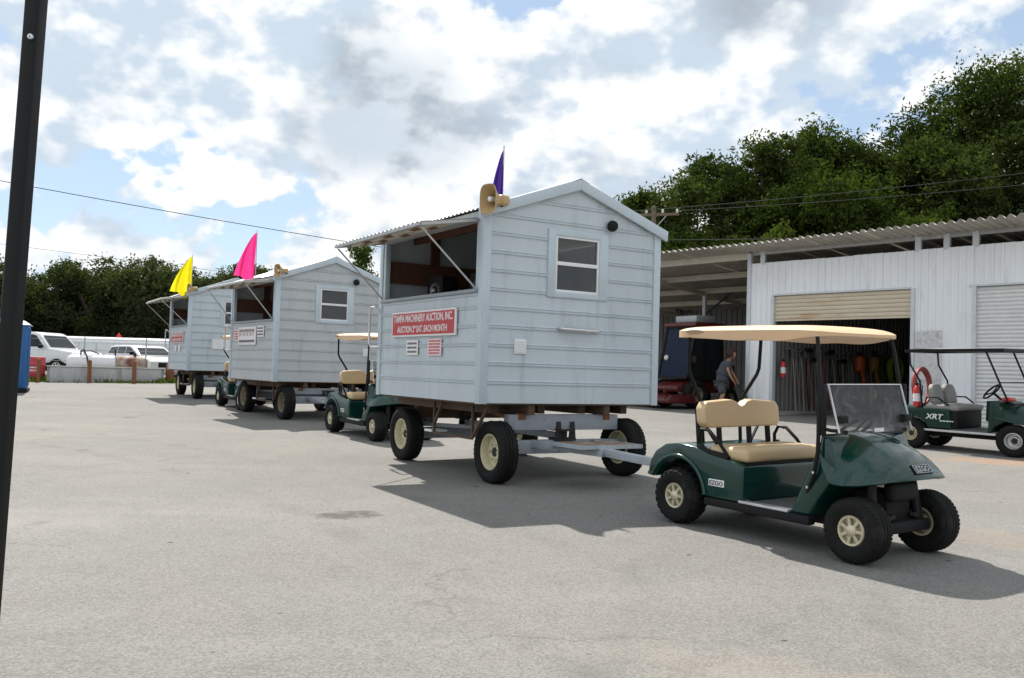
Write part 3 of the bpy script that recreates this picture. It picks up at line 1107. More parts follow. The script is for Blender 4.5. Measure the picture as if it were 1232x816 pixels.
TL = [('shovel', 0.75, 'tool_wood', 'first shovel inside the open door, nearest the door jamb'),
      ('rake', 1.15, 'tool_wood', 'first rake inside the open door, right of the first shovel'),
      ('broom', 1.55, 'hose_red', 'red handled broom hung left among the shed tools'),
      ('shovel', 1.95, 'tool_wood', 'second shovel from the door jamb inside the shed'),
      ('rake', 2.35, 'hose_red', 'red handled rake in the middle of the shed tools'),
      ('shovel', 2.8, 'tool_wood', 'third shovel from the door jamb inside the shed'),
      ('broom', 3.25, 'tool_wood', 'wood handled broom left of the orange tool'),
      ('rake', 3.7, 'tool_wood', 'third rake inside the shed, beside the orange tool'),
      ('shovel', 4.7, 'tool_wood', 'fourth shovel, between the orange tool and the lime hose'),
      ('rake', 5.3, 'tool_wood', 'deepest rake on the shed partition near the lime hose')]
TL += [('rake', 0.95, 'tool_steel', 'steel shafted rake squeezed between the first shovel and first rake'),
       ('shovel', 1.35, 'black_plastic', 'black shafted shovel between the first rake and the red broom'),
       ('broom', 1.78, 'tool_steel', 'steel shafted broom right of the red handled broom'),
       ('shovel', 2.15, 'hose_red', 'red shafted shovel left of the red handled rake'),
       ('broom', 2.58, 'black_plastic', 'black shafted broom right of the red handled rake'),
       ('rake', 3.02, 'black_plastic', 'black shafted rake left of the wood handled broom'),
       ('shovel', 3.48, 'tool_steel', 'steel shafted shovel right of the wood handled broom'),
       ('shovel', 5.7, 'black_plastic', 'black shafted shovel deepest on the shed partition')]
for i, (k, y, hm, lb) in enumerate(TL):
    long_tool(k, y, lb, hm, 60 + i)


def crate(s_, y, w, d_, h, mname, label):
    root = empty('storage_crate', shp(s_, y, 0.0), SRZ + R(7 * ((s_ * 10) % 3 - 1)))
    tag(root, label, 'crate', 'crates on the shed floor')
    MB().box(-w / 2, w / 2, -d_ / 2, d_ / 2, 0.02, h).build('bin', M[mname], root, bevel=0.02)
    MB().box(-w / 2 - 0.02, w / 2 + 0.02, -d_ / 2 - 0.02, d_ / 2 + 0.02, h, h + 0.05).build('lid', M['black_plastic'], root, bevel=0.01)
    MB().box(-w / 2 + 0.03, w / 2 - 0.03, -d_ / 2 + 0.03, d_ / 2 - 0.03, -0.05, 0.02).build('base', M['black_plastic'], root)


crate(1.75, 4.2, 0.6, 0.5, 0.5, 'dark_steel', 'dark steel crate on the shed floor below the orange blower')
crate(1.9, 5.6, 0.8, 0.6, 0.75, 'wood_weathered', 'brown wooden crate deep inside the shed')
crate(2.9, 6.4, 0.9, 0.7, 0.9, 'inside_wall', 'tall grey crate at the back of the shed')
crate(3.8, 6.9, 0.7, 0.6, 1.2, 'rust', 'tall rusty crate at the back right of the shed')


def blower(y, mname, label):
    root = empty('leaf_blower', shp(0.86, y, 1.0), SRZ)
    tag(root, label, 'blower')
    m = MB()
    m.lathe([(0.001, 0), (0.12, 0.02), (0.17, 0.12), (0.17, 0.34), (0.12, 0.46), (0.001, 0.5)], (0.1, 0, 0.25), (0, 0, 1), 14)
    m.build('housing', M[mname], root)
    m = MB()
    m.tube([(0.12, 0.05, 0.35), (0.16, 0.12, 0.1), (0.15, 0.2, -0.25), (0.12, 0.22, -0.5)], [0.06, 0.055, 0.045, 0.04], 10)
    m.build('blower_tube', M[mname], root)
    m = MB()
    m.tube([(0.1, -0.1, 0.55), (0.1, -0.05, 0.85), (0.08, 0.02, 0.9), (0.1, 0.1, 0.6)], 0.018, 7)
    m.build('strap', M['black_plastic'], root)


blower(4.15, 'orange_plastic', 'orange leaf blower hanging on the shed partition')
blower(4.95, 'yellow_plastic', 'dull yellow leaf blower behind the orange one')


def coil(name, label, cat, c, ax, rad, tube_r, turns, mname, tilt=0.0):
    rr = random.Random(name + label)
    ax = Vector(ax).normalized()
    a = ax.orthogonal().normalized()
    b = ax.cross(a)
    pts = []
    n = int(turns * 20)
    for i in range(n + 1):
        t = i / 20 * 2 * math.pi
        r = rad * (1 + 0.05 * math.sin(i * 0.37) + rr.uniform(-0.015, 0.015))
        pts.append(Vector(c) + (a * math.cos(t) * r * 0.86 + b * math.sin(t) * r) + ax * (tube_r * 2 * (i / 20) * 0.55))
    m = MB()
    m.tube(pts, tube_r, 7)
    o = m.build(name, M[mname])
    o.location = (0, 0, 0)
    tag(o, label, cat)
    return o


coil('hose_coil', 'lime green hose coil hanging inside the shed', 'hose', shp(0.95, 6.1, 1.35), Vector((math.cos(SRZ), math.sin(SRZ), 0)), 0.42, 0.035, 4, 'lime_hose')
coil('wire_coil', 'tangled dark wire coil on the shed floor by the tools', 'wire', shp(1.35, 2.9, 0.42), Vector((math.cos(SRZ + 0.4), math.sin(SRZ + 0.4), 0.15)), 0.40, 0.014, 6, 'tool_steel')


def extinguisher(loc, rz, label, s=1.0):
    root = empty('fire_extinguisher', loc, rz)
    tag(root, label, 'extinguisher', None)
    m = MB()
    m.lathe([(0.001, 0), (0.075 * s, 0.005), (0.08 * s, 0.03 * s), (0.08 * s, 0.38 * s), (0.06 * s, 0.45 * s), (0.03 * s, 0.48 * s), (0.001, 0.48 * s)], (0, 0, 0), (0, 0, 1), 16)
    m.build('cylinder', M['red_paint'], root)
    m = MB()
    m.lathe([(0.0815 * s, 0.12 * s), (0.0815 * s, 0.30 * s)], (0, 0, 0), (0, 0, 1), 16)
    m.build('paper_label', M['sign_white'], root)
    m = MB()
    m.box(-0.025 * s, 0.025 * s, -0.025 * s, 0.025 * s, 0.48 * s, 0.54 * s)
    m.bar((-0.02 * s, 0, 0.56 * s), (0.10 * s, 0, 0.59 * s), 0.02 * s, 0.012 * s)
    m.build('valve', M['black_plastic'], root)
    m = MB()
    m.tube([(0.02 * s, 0.02, 0.52 * s), (0.10 * s, 0.04, 0.48 * s), (0.10 * s, 0.03, 0.25 * s)], 0.012 * s, 7)
    m.build('discharge_hose', M['black_plastic'], root)
    return root


extinguisher(shp(0.93, 0.30, 1.02), SRZ, 'red fire extinguisher fixed inside the open shed door jamb', 0.9)


# ------------------------------------------------------------------ wheels
def wheel(parent, loc, rad, width, rim_r, rim_mat, side, style='steel', tread='road'):
    """side = +1: outer face towards +y. hub mesh named wheel carries tyre and rim"""
    x, y, z = loc
    hub = MB()
    hub.lathe([(0.001, width * 0.10), (0.055, width * 0.09), (0.06, width * 0.02), (0.06, -width * 0.5), (0.001, -width * 0.5)], (0, 0, 0), (0, side, 0), 14)
    h = hub.build('wheel', M['dark_steel'] if style == 'steel' else M[rim_mat], parent)
    h.location = loc
    w = width / 2
    t = MB()
    k = rad - rim_r
    prof = [(rim_r - 0.006, -w * 0.72), (rim_r + k * 0.22, -w * 0.96), (rim_r + k * 0.6, -w), (rad - k * 0.16, -w * 0.90), (rad - 0.006, -w * 0.70),
            (rad, -w * 0.45), (rad, -w * 0.22), (rad - 0.012, -w * 0.20), (rad - 0.012, -w * 0.13), (rad, -w * 0.11), (rad, w * 0.11), (rad - 0.012, w * 0.13),
            (rad - 0.012, w * 0.20), (rad, w * 0.22), (rad, w * 0.45), (rad - 0.006, w * 0.70), (rad - k * 0.16, w * 0.90), (rim_r + k * 0.6, w), (rim_r + k * 0.22, w * 0.96), (rim_r - 0.006, w * 0.72)]
    t.lathe(prof, (0, 0, 0), (0, side, 0), 40)
    if tread == 'knobby':
        n = 22
        for i in range(n):
            for j, (s0, s1) in enumerate(((-0.97, -0.42), (-0.30, 0.30), (0.42, 0.97))):
                a = 2 * math.pi * (i + 0.5 * (j == 1)) / n
                da = 0.085
                vs = []
                for r in (rad - 0.01, rad + 0.010):
                    for q in (s0, s1):
                        rr = r - (0.028 if abs(q) > 0.9 else 0.0)
                        for b in (a - da, a + da):
                            vs.append((math.cos(b) * rr, q * w, math.sin(b) * rr))
                t.add(vs, [(0, 1, 3, 2), (4, 6, 7, 5), (0, 4, 5, 1), (2, 3, 7, 6), (0, 2, 6, 4), (1, 5, 7, 3)])
    else:
        n = 44
        for i in range(n):
            for q0, q1 in ((-0.86, -0.50), (0.50, 0.86)):
                a = 2 * math.pi * i / n
                da = 0.045
                vs = []
                for r in (rad - 0.012, rad + 0.003):
                    for q in (q0, q1):
                        rr = r - (0.012 if abs(q) > 0.8 else 0.0)
                        for b in (a - da, a + da):
                            vs.append((math.cos(b) * rr, q * w, math.sin(b) * rr))
                t.add(vs, [(0, 1, 3, 2), (4, 6, 7, 5), (0, 4, 5, 1), (2, 3, 7, 6), (0, 2, 6, 4), (1, 5, 7, 3)])
    t.build('tyre', M['tyre_rubber'], h, smooth=40)
    r = MB()
    if style == 'steel':          # deep dished farm rim with bolt circle
        r.lathe([(rim_r, w * 0.74), (rim_r - 0.012, w * 0.78), (rim_r - 0.02, w * 0.70), (rim_r - 0.03, w * 0.35), (rim_r - 0.035, w * 0.02),
                 (rim_r * 0.62, -w * 0.02), (rim_r * 0.56, w * 0.10), (0.075, w * 0.14), (0.05, w * 0.14)], (0, 0, 0), (0, side, 0), 32)
        r.lathe([(rim_r, -w * 0.74), (rim_r - 0.02, -w * 0.72), (rim_r - 0.035, 0)], (0, 0, 0), (0, side, 0), 32)
        for i in range(6):
            a = i * math.pi / 3
            c = (math.cos(a) * rim_r * 0.45, side * w * 0.12, math.sin(a) * rim_r * 0.45)
            r.lathe([(0.014, 0), (0.014, 0.03), (0.001, 0.03)], c, (0, side, 0), 6)
    else:                         # golf cart wheel cover: outer ring, spokes, cap
        r.lathe([(rim_r, w * 0.74), (rim_r - 0.008, w * 0.82), (rim_r - 0.02, w * 0.80), (rim_r * 0.76, w * 0.66), (rim_r * 0.74, w * 0.50), (0.03, w * 0.46)], (0, 0, 0), (0, side, 0), 28)
        r.lathe([(rim_r * 0.42, w * 0.45), (rim_r * 0.38, w * 0.78), (rim_r * 0.28, w * 0.86), (0.001, w * 0.88)], (0, 0, 0), (0, side, 0), 20)
        r.lathe([(rim_r, -w * 0.74), (rim_r - 0.02, -w * 0.74), (rim_r - 0.02, -w * 0.2), (0.03, -w * 0.1)], (0, 0, 0), (0, side, 0), 24)
        for i in range(7):
            a = i * 2 * math.pi / 7
            ca, sa = math.cos(a), math.sin(a)
            p0 = (ca * rim_r * 0.3, side * w * 0.70, sa * rim_r * 0.3)
            p1 = (ca * rim_r * 0.82, side * w * 0.70, sa * rim_r * 0.82)
            r.bar(p0, p1, rim_r * 0.20, w * 0.16, (0, 1, 0))
    r.build('rim', M[rim_mat], h, smooth=40)
    return h


# ------------------------------------------------------------------ auction trailers
HX, HY, ZB, ZE, ZA = 1.445, 1.28, 0.90, 3.02, 3.50       # half length, half width, sill, eave, gable tip (under the roof)


def siding(parent, smat, d, fmap, lo, hi, z0, z1, hole=None, pitch=0.213, gable=False):
    """one object for every ribbed strip. fmap(s, z, out)"""
    def span(z):
        if not gable or z <= ZE:
            return lo, hi
        k = max(0.0, 1 - (z - ZE) / (ZA - ZE))
        return lo * k, hi * k
    z = z0
    first = True
    while z < z1 - 0.02:
        zt = min(z0 + pitch * (round((z - z0) / pitch + 1e-4) + 1), z1)
        cuts = [z, zt]
        if gable and z < ZE < zt:
            cuts.append(ZE)
        if hole:
            cuts += [h for h in hole[2:] if z + 0.01 < h < zt - 0.01]
        cuts = sorted(set(cuts))
        rows = []
        for a, b in zip(cuts[:-1], cuts[1:]):
            mid = (a + b) / 2
            segs = [(None, None)]
            if hole and hole[2] < mid < hole[3]:
                segs = [(None, hole[0]), (hole[1], None)]
            rows.append((a, b, segs))
        # merge rows with the same segments
        merged = []
        for a, b, sg in rows:
            if merged and merged[-1][2] == sg:
                merged[-1] = (merged[-1][0], b, sg)
            else:
                merged.append((a, b, sg))
        for a, b, sg in merged:
            prof = [(a, 0)]
            if abs(a - z) < 1e-6 and not first:
                prof += [(a + 0.004, 0.014), (a + 0.015, 0.016), (a + 0.021, 0.005), (a + 0.031, 0.005), (a + 0.037, 0.016), (a + 0.048, 0.014), (a + 0.053, 0.0)]
            if gable and a < ZE < b:
                prof.append((ZE, 0))
            prof.append((b, 0))
            prof = [p for p in prof if p[0] <= b + 1e-6]
            for s0, s1 in sg:
                vs, m = [], len(prof)
                for back in (0, 1):
                    for zz, o in prof:
                        l, h = span(zz)
                        a0 = l if s0 is None else max(l, s0)
                        a1 = h if s1 is None else min(h, s1)
                        o2 = o if not back else -0.012
                        vs += [fmap(a0, zz + d, o2), fmap(a1, zz + d, o2)]
                if abs(prof[0][0] - prof[-1][0]) < 0.015:
                    continue
                fs = []
                for i in range(m - 1):
                    fs.append((2 * i, 2 * i + 1, 2 * i + 3, 2 * i + 2))
                    q = 2 * m
                    fs.append((q + 2 * i, q + 2 * i + 2, q + 2 * i + 3, q + 2 * i + 1))
                    fs.append((2 * i, 2 * i + 2, q + 2 * i + 2, q + 2 * i))
                    fs.append((2 * i + 1, q + 2 * i + 1, q + 2 * i + 3, 2 * i + 3))
                q = 2 * m
                fs += [(0, q, q + 1, 1), (2 * m - 2, 2 * m - 1, q + 2 * m - 1, q + 2 * m - 2)]
                mb = MB()
                mb.add(vs, fs)
                mb.build('siding_panel', smat, parent, smooth=30)
        z = zt
        first = False


def pseudo_lines(mb, s0, s1, z0, z1, rows, seed, fmap):
    """rows of small printed words, too small to read in the photograph"""
    rr = random.Random(seed)
    h = (z1 - z0) / rows
    for r in range(rows):
        z = z1 - (r + 0.5) * h
        s = s0
        while s < s1 - 0.01:
            w = rr.uniform(0.02, 0.06)
            e = min(s + w, s1)
            mb.prism([(s, z - h * 0.25), (e, z - h * 0.25), (e, z + h * 0.25), (s, z + h * 0.25)], 0, 0.002, lambda p, q, a: fmap(p, q, a))
            s = e + 0.012


def build_trailer(label, x, y, rz, smat, zf, opts):
    g0 = gz(x, y)
    root = empty('auction_trailer', (x, y, g0), rz)
    tag(root, label, 'trailer', 'auction trailers in a row')
    d = zf - ZB
    S = M[smat]
    cs, sn = math.cos(rz), math.sin(rz)
    front = lambda s, z, o: (HX + o, s, z)
    rear = lambda s, z, o: (-HX - o, -s, z)
    right = lambda s, z, o: (s, -HY - o, z)
    left = lambda s, z, o: (-s, HY + o, z)
    T = M['trim_white']
    # floor and box frame
    MB().box(-HX + 0.02, HX - 0.02, -HY + 0.02, HY - 0.02, ZB - 0.02 + d, ZB + 0.04 + d).build('floor_deck', M['wood_weathered'], root)
    for yy in (-0.95, -0.3, 0.3, 0.95):
        MB().box(-HX + 0.06, HX - 0.22, yy - 0.05, yy + 0.05, ZB - 0.13 + d, ZB - 0.021 + d).build('floor_joist', M['wood_weathered'], root, bevel=0.005)
    win = (-0.31, 0.33, 2.225, 2.895)
    siding(root, S, d, front, -HX * 0 - HY + 0.02, HY - 0.02, ZB, ZA - 0.02, win, gable=True)
    siding(root, S, d, rear, -HY + 0.02, HY - 0.02, ZB, ZA - 0.02, None, gable=True)
    siding(root, S, d, right, -HX + 0.02, HX - 0.02, ZB, 2.12)
    siding(root, S, d, left, -HX + 0.02, HX - 0.02, ZB, ZE + 0.04)
    MB().box(-HX + 0.03, HX - 0.03, -HY - 0.006, -HY + 0.03, 2.97 + d, 3.09 + d).build('header_panel', S, root)
    # corner trims
    for sx in (1, -1):
        for sy in (1, -1):
            m = MB()
            a, b = 0.018, 0.085
            xo, yo = HX + a, HY + a
            m.prism([(xo, yo), (xo - b - a, yo), (xo - b - a, yo - a - 0.004), (xo - a - 0.004, yo - a - 0.004), (xo - a - 0.004, yo - b - a), (xo, yo - b - a)],
                    ZB - 0.01 + d, ZE + 0.07 + d, lambda p, q, z: (sx * p, sy * q, z))
            m.build('corner_trim', T, root, bevel=0.003)
    # opening: rear post, sill board, top rail, white edge strips
    MB().box(-HX + 0.105, -HX + 0.17, -HY - 0.01, -HY + 0.06, 2.12 + d, 2.97 + d).build('opening_post', T, root, bevel=0.003)
    MB().box(HX - 0.16, HX - 0.105, -HY - 0.008, -HY + 0.06, 2.12 + d, 2.97 + d).build('opening_post', T, root, bevel=0.003)
    MB().box(-HX + 0.10, HX - 0.10, -HY - 0.055, -HY + 0.20, 2.155 + d, 2.195 + d).build('counter', M['chassis_paint'], root, bevel=0.004)
    MB().box(-HX + 0.10, HX - 0.10, -HY - 0.016, -HY + 0.03, 2.118 + d, 2.154 + d).build('sill_board', T, root, bevel=0.003)
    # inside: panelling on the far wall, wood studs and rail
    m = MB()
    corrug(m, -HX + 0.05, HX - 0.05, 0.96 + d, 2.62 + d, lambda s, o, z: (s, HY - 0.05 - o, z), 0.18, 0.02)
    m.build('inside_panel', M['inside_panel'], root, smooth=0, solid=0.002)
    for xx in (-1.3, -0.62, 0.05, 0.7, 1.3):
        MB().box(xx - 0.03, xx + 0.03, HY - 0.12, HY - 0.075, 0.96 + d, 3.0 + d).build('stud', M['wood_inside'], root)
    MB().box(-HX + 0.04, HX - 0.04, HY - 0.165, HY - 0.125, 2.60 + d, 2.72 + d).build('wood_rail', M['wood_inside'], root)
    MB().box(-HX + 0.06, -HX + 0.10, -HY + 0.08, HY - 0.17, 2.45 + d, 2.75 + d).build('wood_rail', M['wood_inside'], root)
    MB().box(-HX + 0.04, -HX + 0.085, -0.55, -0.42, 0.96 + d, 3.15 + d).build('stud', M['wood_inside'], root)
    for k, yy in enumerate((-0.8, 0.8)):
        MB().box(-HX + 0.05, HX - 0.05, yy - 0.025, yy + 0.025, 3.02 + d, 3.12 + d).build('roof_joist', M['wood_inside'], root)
    # roof: two ribbed slopes, ridge cap, barge boards
    zr = 3.585 + d
    for sy in (-1, 1):
        m = MB()

        def fn(u, v, sy=sy):
            xx = -HX - 0.05 + u * (2 * HX + 0.10)
            yy = v * (HY + 0.09)
            return (xx, sy * yy, zr - 0.355 * yy + 0.011 * math.sin(u * 30 * 2 * math.pi))
        m.grid(fn, 240, 2)
        m.build('roof_sheet', M['roof_metal'], root, smooth=60, solid=0.003)
    m = MB()
    m.prism([(-0.13, zr - 0.032), (0, zr + 0.018), (0.13, zr - 0.032), (0.13, zr - 0.026), (0, zr + 0.026), (-0.13, zr - 0.026)], -HX - 0.055, HX + 0.055, lambda p, q, a: (a, p, q))
    m.build('ridge_cap', M['roof_metal'], root, smooth=20)
    for sx in (1, -1):
        for sy in (1, -1):
            e = HY + 0.10
            m = MB()
            m.prism([(0.0, zr + 0.012), (e, zr + 0.012 - 0.355 * e), (e - 0.01, zr - 0.115 - 0.355 * e), (e - 0.09, zr - 0.115 - 0.355 * (e - 0.09)), (0, zr - 0.115)],
                    HX + 0.020, HX + 0.062, lambda p, q, a: (sx * a, sy * p, q))
            m.build('barge_board', T, root, bevel=0.004)
    # screw heads along ribs and corner trims
    sc_ = MB()

    def screw(p, ax):
        sc_.lathe([(0.0075, -0.002), (0.0075, 0.004), (0.001, 0.005)], p, ax, 5)
    for k in range(1, 10):
        zz = ZB + 0.213 * k + 0.026 + d
        for i in range(9):
            q = -HY + 0.16 + i * (2 * HY - 0.32) / 8
            if not (win[0] - 0.13 < q < win[1] + 0.13 and 2.14 + d < zz < 2.99 + d):
                screw((HX + 0.005, q, zz), (1, 0, 0))
            if zz < 2.10 + d:
                screw((-HX + 0.16 + i * (2 * HX - 0.32) / 8, -HY - 0.005, zz), (0, -1, 0))
    for i in range(16):
        zz = ZB + 0.06 + i * 0.135 + d
        for yy in (-HY + 0.05, HY - 0.05):
            screw((HX + 0.018, yy, zz), (1, 0, 0))
        screw((-HX + 0.04, -HY - 0.018, zz), (0, -1, 0))
        screw((HX - 0.04, -HY - 0.018, zz), (0, -1, 0))
    tag(sc_.build('screw_heads', M['shed_trim'], root), kind='stuff')
    # window
    fr = MB()
    for a, b, c, e in ((-0.42, -0.31, 2.16, 2.97), (0.33, 0.46, 2.16, 2.97), (-0.31, 0.33, 2.16, 2.225), (-0.31, 0.33, 2.895, 2.97)):
        fr.prism([(a, c), (b, c), (b, e), (a, e)], HX - 0.01, HX + 0.024, lambda p, q, o: (o, p, q + d))
    w = fr.build('window', T, root, bevel=0.003)
    sa = MB()
    for a, b, c, e in ((-0.31, -0.283, 2.225, 2.895), (0.303, 0.33, 2.225, 2.895), (-0.283, 0.303, 2.225, 2.255), (-0.283, 0.303, 2.868, 2.895), (-0.283, 0.303, 2.545, 2.59)):
        sa.prism([(a, c), (b, c), (b, e), (a, e)], HX - 0.03, HX + 0.014, lambda p, q, o: (o, p, q + d))
    sa.build('sash', M['sash_white'], w, bevel=0.002)
    for c, e in ((2.255, 2.545), (2.59, 2.868)):
        MB().prism([(-0.283, c), (0.303, c), (0.303, e), (-0.283, e)], HX - 0.014, HX - 0.008, lambda p, q, o: (o, p, q + d)).build('pane', M['window_glass'], w, smooth=0)
    # lamp, vent, bar handle, grab rail
    m = MB()
    m.lathe([(0.001, 0.10), (0.035, 0.10), (0.062, 0.085), (0.07, 0.05), (0.05, 0.02), (0.03, -0.01)], (HX + 0.005, 0.50, 3.09 + d), (1, -0.25, -0.1), 18)
    m.build('lamp', M['black_plastic'], root)
    vy, vz = opts.get('vent', (-0.77, 1.555))
    v = MB().box(HX - 0.002, HX + 0.020, vy - 0.08, vy + 0.08, vz - 0.085 + d, vz + 0.085 + d).build('vent', M['sash_white'], root, bevel=0.004)
    m = MB()
    for k in range(5):
        zz = vz - 0.06 + k * 0.03 + d
        m.box(HX + 0.0205, HX + 0.027, vy - 0.065, vy + 0.065, zz - 0.008, zz + 0.006)
    m.build('louvre', M['sash_white'], v, smooth=0)
    if opts.get('bar', True):
        m = MB()
        m.tube([(HX, -0.235, 1.785 + d), (HX + 0.07, -0.235, 1.785 + d), (HX + 0.085, -0.21, 1.785 + d), (HX + 0.085, 0.29, 1.780 + d), (HX + 0.07, 0.31, 1.780 + d), (HX, 0.31, 1.780 + d)], 0.022, 10)
        m.build('bar_handle', M['chrome'], root)
    m = MB()
    m.tube([(-HX + 0.05, -HY - 0.01, 2.02 + d), (-HX + 0.02, -HY - 0.10, 2.10 + d), (-HX - 0.07, -HY - 0.11, 2.10 + d), (-HX - 0.10, -HY - 0.11, 2.04 + d),
            (-HX - 0.10, -HY - 0.11, 1.62 + d), (-HX - 0.06, -HY - 0.10, 1.55 + d), (-HX + 0.05, -HY - 0.01, 1.55 + d)], 0.018, 8)
    m.build('grab_rail', M['chrome'], root)
    # awning
    hx0, hx1, yh, zh, yo, zo = -HX + 0.16, HX - 0.13, -HY - 0.03, 2.985 + d, -2.02, 2.865 + d
    if 'awn' in opts:
        yo, zo = opts['awn'][0], opts['awn'][1] + d

    def ap(u, v, off=0.0):
        return (hx0 + u * (hx1 - hx0), yh + v * (yo - yh), zh + v * (zo - zh) + off)
    aw = MB()
    aw.grid(lambda u, v: ap(u, v, 0.007 * math.sin(u * 22 * 2 * math.pi) + 0.03), 176, 2)
    aw = aw.build('awning', M['awning_sheet'], root, smooth=60, solid=0.003)
    fr = MB()
    for a, b in (((0, 0), (1, 0)), ((0, 1), (1, 1)), ((0, 0), (0, 1)), ((1, 0), (1, 1))):
        fr.bar(ap(*a), ap(*b), 0.035, 0.035)
    fr.build('awning_frame', M['galvanised'], aw)
    for v in (0.36, 0.68):
        m = MB()
        m.bar(ap(0.01, v), ap(0.99, v), 0.045, 0.028)
        m.build('batten', M['awning_sheet'], aw)
        for u in (0.22, 0.48, 0.78):
            m = MB()
            m.bar(ap(u - 0.035, v + 0.03, -0.0165), ap(u + 0.035, v + 0.03, -0.0165), 0.07, 0.007)
            m.build('rust_plate', M['rust'], aw)
    for u, xs in ((0.01, hx0 - 0.01), (0.99, hx1 + 0.01)):
        m = MB()
        m.tube([(xs, -HY - 0.03, 2.20 + d), ap(u, 0.97, -0.03)], 0.011, 7)
        m.build('awning_strut', M['galvanised'], root)
    # loudspeaker horn at the front corner of the roof
    if opts.get('horn', True):
        hroot = MB()
        c0 = Vector((HX + 0.17, -HY - 0.07, 3.18 + d))
        ax = Vector((-0.40, 1, 0.10)).normalized()
        up = Vector((0, 0, 1))
        sd_ = ax.cross(up).normalized()
        rings = []
        prof = [(0.0, 0.13, 0.19), (0.015, 0.125, 0.18), (0.08, 0.085, 0.125), (0.16, 0.055, 0.075), (0.22, 0.045, 0.055), (0.24, 0.07, 0.07), (0.36, 0.068, 0.068), (0.38, 0.04, 0.04)]
        n = 20
        vs, fs = [], []
        hs = opts.get('horn_size', 0.9)
        for h, a, b in prof:
            h, a, b = h * hs, a * hs, b * hs
            for k in range(n):
                t = 2 * math.pi * k / n
                ct, st = math.cos(t), math.sin(t)
                ct = math.copysign(abs(ct) ** 0.6, ct)
                st = math.copysign(abs(st) ** 0.6, st)
                vs.append(c0 + ax * h + sd_ * (a * ct) + up * (b * st))
        for i in range(len(prof) - 1):
            for k in range(n):
                fs.append((i * n + k, i * n + (k + 1) % n, (i + 1) * n + (k + 1) % n, (i + 1) * n + k))
        fs.append(tuple((len(prof) - 1) * n + k for k in range(n)))
        hroot.add(vs, fs)
        ho = hroot.build('loudspeaker_horn', M['horn_tan'], root, smooth=50, solid=0.006)
        m = MB()
        m.lathe([(0.001, -0.03), (0.028, -0.02), (0.03, 0.06), (0.02, 0.2)], c0 + ax * 0.05, ax, 12)
        m.build('horn_driver', M['sash_white'], ho)
        m = MB()
        m.bar(c0 + ax * 0.26 + Vector((0, 0, -0.06)), c0 + ax * 0.26 + Vector((-0.16, 0, -0.14)), 0.04, 0.015)
        m.build('horn_bracket', M['dark_steel'], ho)
    # flag
    fx, fy_, fz0, fz1, fh, fw_, fm = opts['flag']
    m = MB()
    m.tube([(fx, fy_, fz0 + d), (fx + 0.01, fy_, fz1 + d)], [0.012, 0.007], 7)
    pole = m.build('flag_pole', M['galvanised'], root)
    zt = fz1 - 0.06 + d
    dirx = Vector(opts['flagdir']).normalized()
    nrm = Vector((-dirx.y, dirx.x, 0))

    def cloth(u, v):
        wv = fw_ * (0.05 + 0.95 * v ** 0.8 - 0.12 * v ** 4)
        hem = 0.12 * fh * (u - 0.3 * u * u) * v - 0.07 * fh * math.sin(u * 6) * v + 0.02 * fh * math.sin(u * 14) * v
        fold = 0.075 * fw_ / 0.4 * math.sin(u * 10 + v * 2.2) * v ** 0.8 + 0.025 * math.sin(u * 19 + 1 + v) * v
        p = Vector((fx, fy_, zt - fh * v + hem)) + dirx * (wv * u) + nrm * fold
        return p
    m = MB()
    m.grid(cloth, 22, 18)
    m.build('flag_cloth', M[fm], pole, smooth=80)
    # running gear
    P = M['chassis_paint']
    wr, ww = 0.36, 0.23
    for i, (wx, wy) in enumerate(((1.245, -0.93), (1.245, 0.93), (-1.20, -0.93), (-1.20, 0.93))):
        gx, gy = x + cs * wx - sn * wy, y + sn * wx + cs * wy
        wz = gz(gx, gy) - g0 + wr
        o = wheel(root, (wx, wy, wz), wr, ww, 0.212, opts['rim'], 1 if wy > 0 else -1, 'steel')
    for wx in (1.245, -1.20):
        m = MB().box(wx - 0.05, wx + 0.05, -0.86, 0.86, 0.30, 0.46)
        m.build('axle_beam', P, root, bevel=0.006)
        m = MB().box(wx - 0.055, wx + 0.055, -0.80, 0.80, 0.58 + d * 0.6, 0.765 + d)
        m.build('bolster', P if wx > 0 else M['wood_weathered'], root, bevel=0.006)
        m = MB()
        m.lathe([(0.001, 0), (0.17, 0), (0.17, 0.025), (0.06, 0.03), (0.06, 0.11), (0.16, 0.115), (0.16, 0.135), (0.001, 0.135)], (wx, 0, 0.455), (0, 0, 1), 20)
        m.build('turntable', M['dark_steel'], root)
        for yy in (-0.1, 0.1):
            m = MB().prism([(0.47, -0.05), (0.47, 0.05), (0.68 + d, 0.025), (0.68 + d, -0.025)], wx + 0.056, wx + 0.075, lambda p, q, a: (a, yy + q, p))
            m.build('gusset', M['dark_steel'], root)
        for yy in (-0.62, 0.62):
            m = MB().box(wx - 0.06, wx + 0.06, yy - 0.05, yy + 0.05, 0.70 + d, 0.775 + d)
            m.build('packing_block', M['rust'], root)
    for yy in (-0.55, 0.55):
        m = MB().box(-1.42, 1.40, yy - 0.045, yy + 0.045, 0.766 + d, 0.879 + d)
        m.build('side_rail', M['wood_weathered'], root, bevel=0.004)
    m = MB()
    m.bar((-1.25, 0, 0.52), (1.2, 0, 0.50), 0.08, 0.08)
    m.build('reach_pole', P, root)
    for sy in (-1, 1):
        m = MB()
        m.bar((-1.15, sy * 0.7, 0.50), (0.2, 0.05 * sy, 0.51), 0.05, 0.05)
        m.build('reach_brace', P, root)
        m = MB()
        m.bar((1.28, sy * 0.55, 0.66 + d * 0.6), (0.55, sy * 0.92, 0.86 + d), 0.06, 0.05)
        m.build('diagonal_brace', M['wood_brown'], root)
    # hanging step under the counter side
    st = MB()
    x0, x1 = -0.02, 0.98
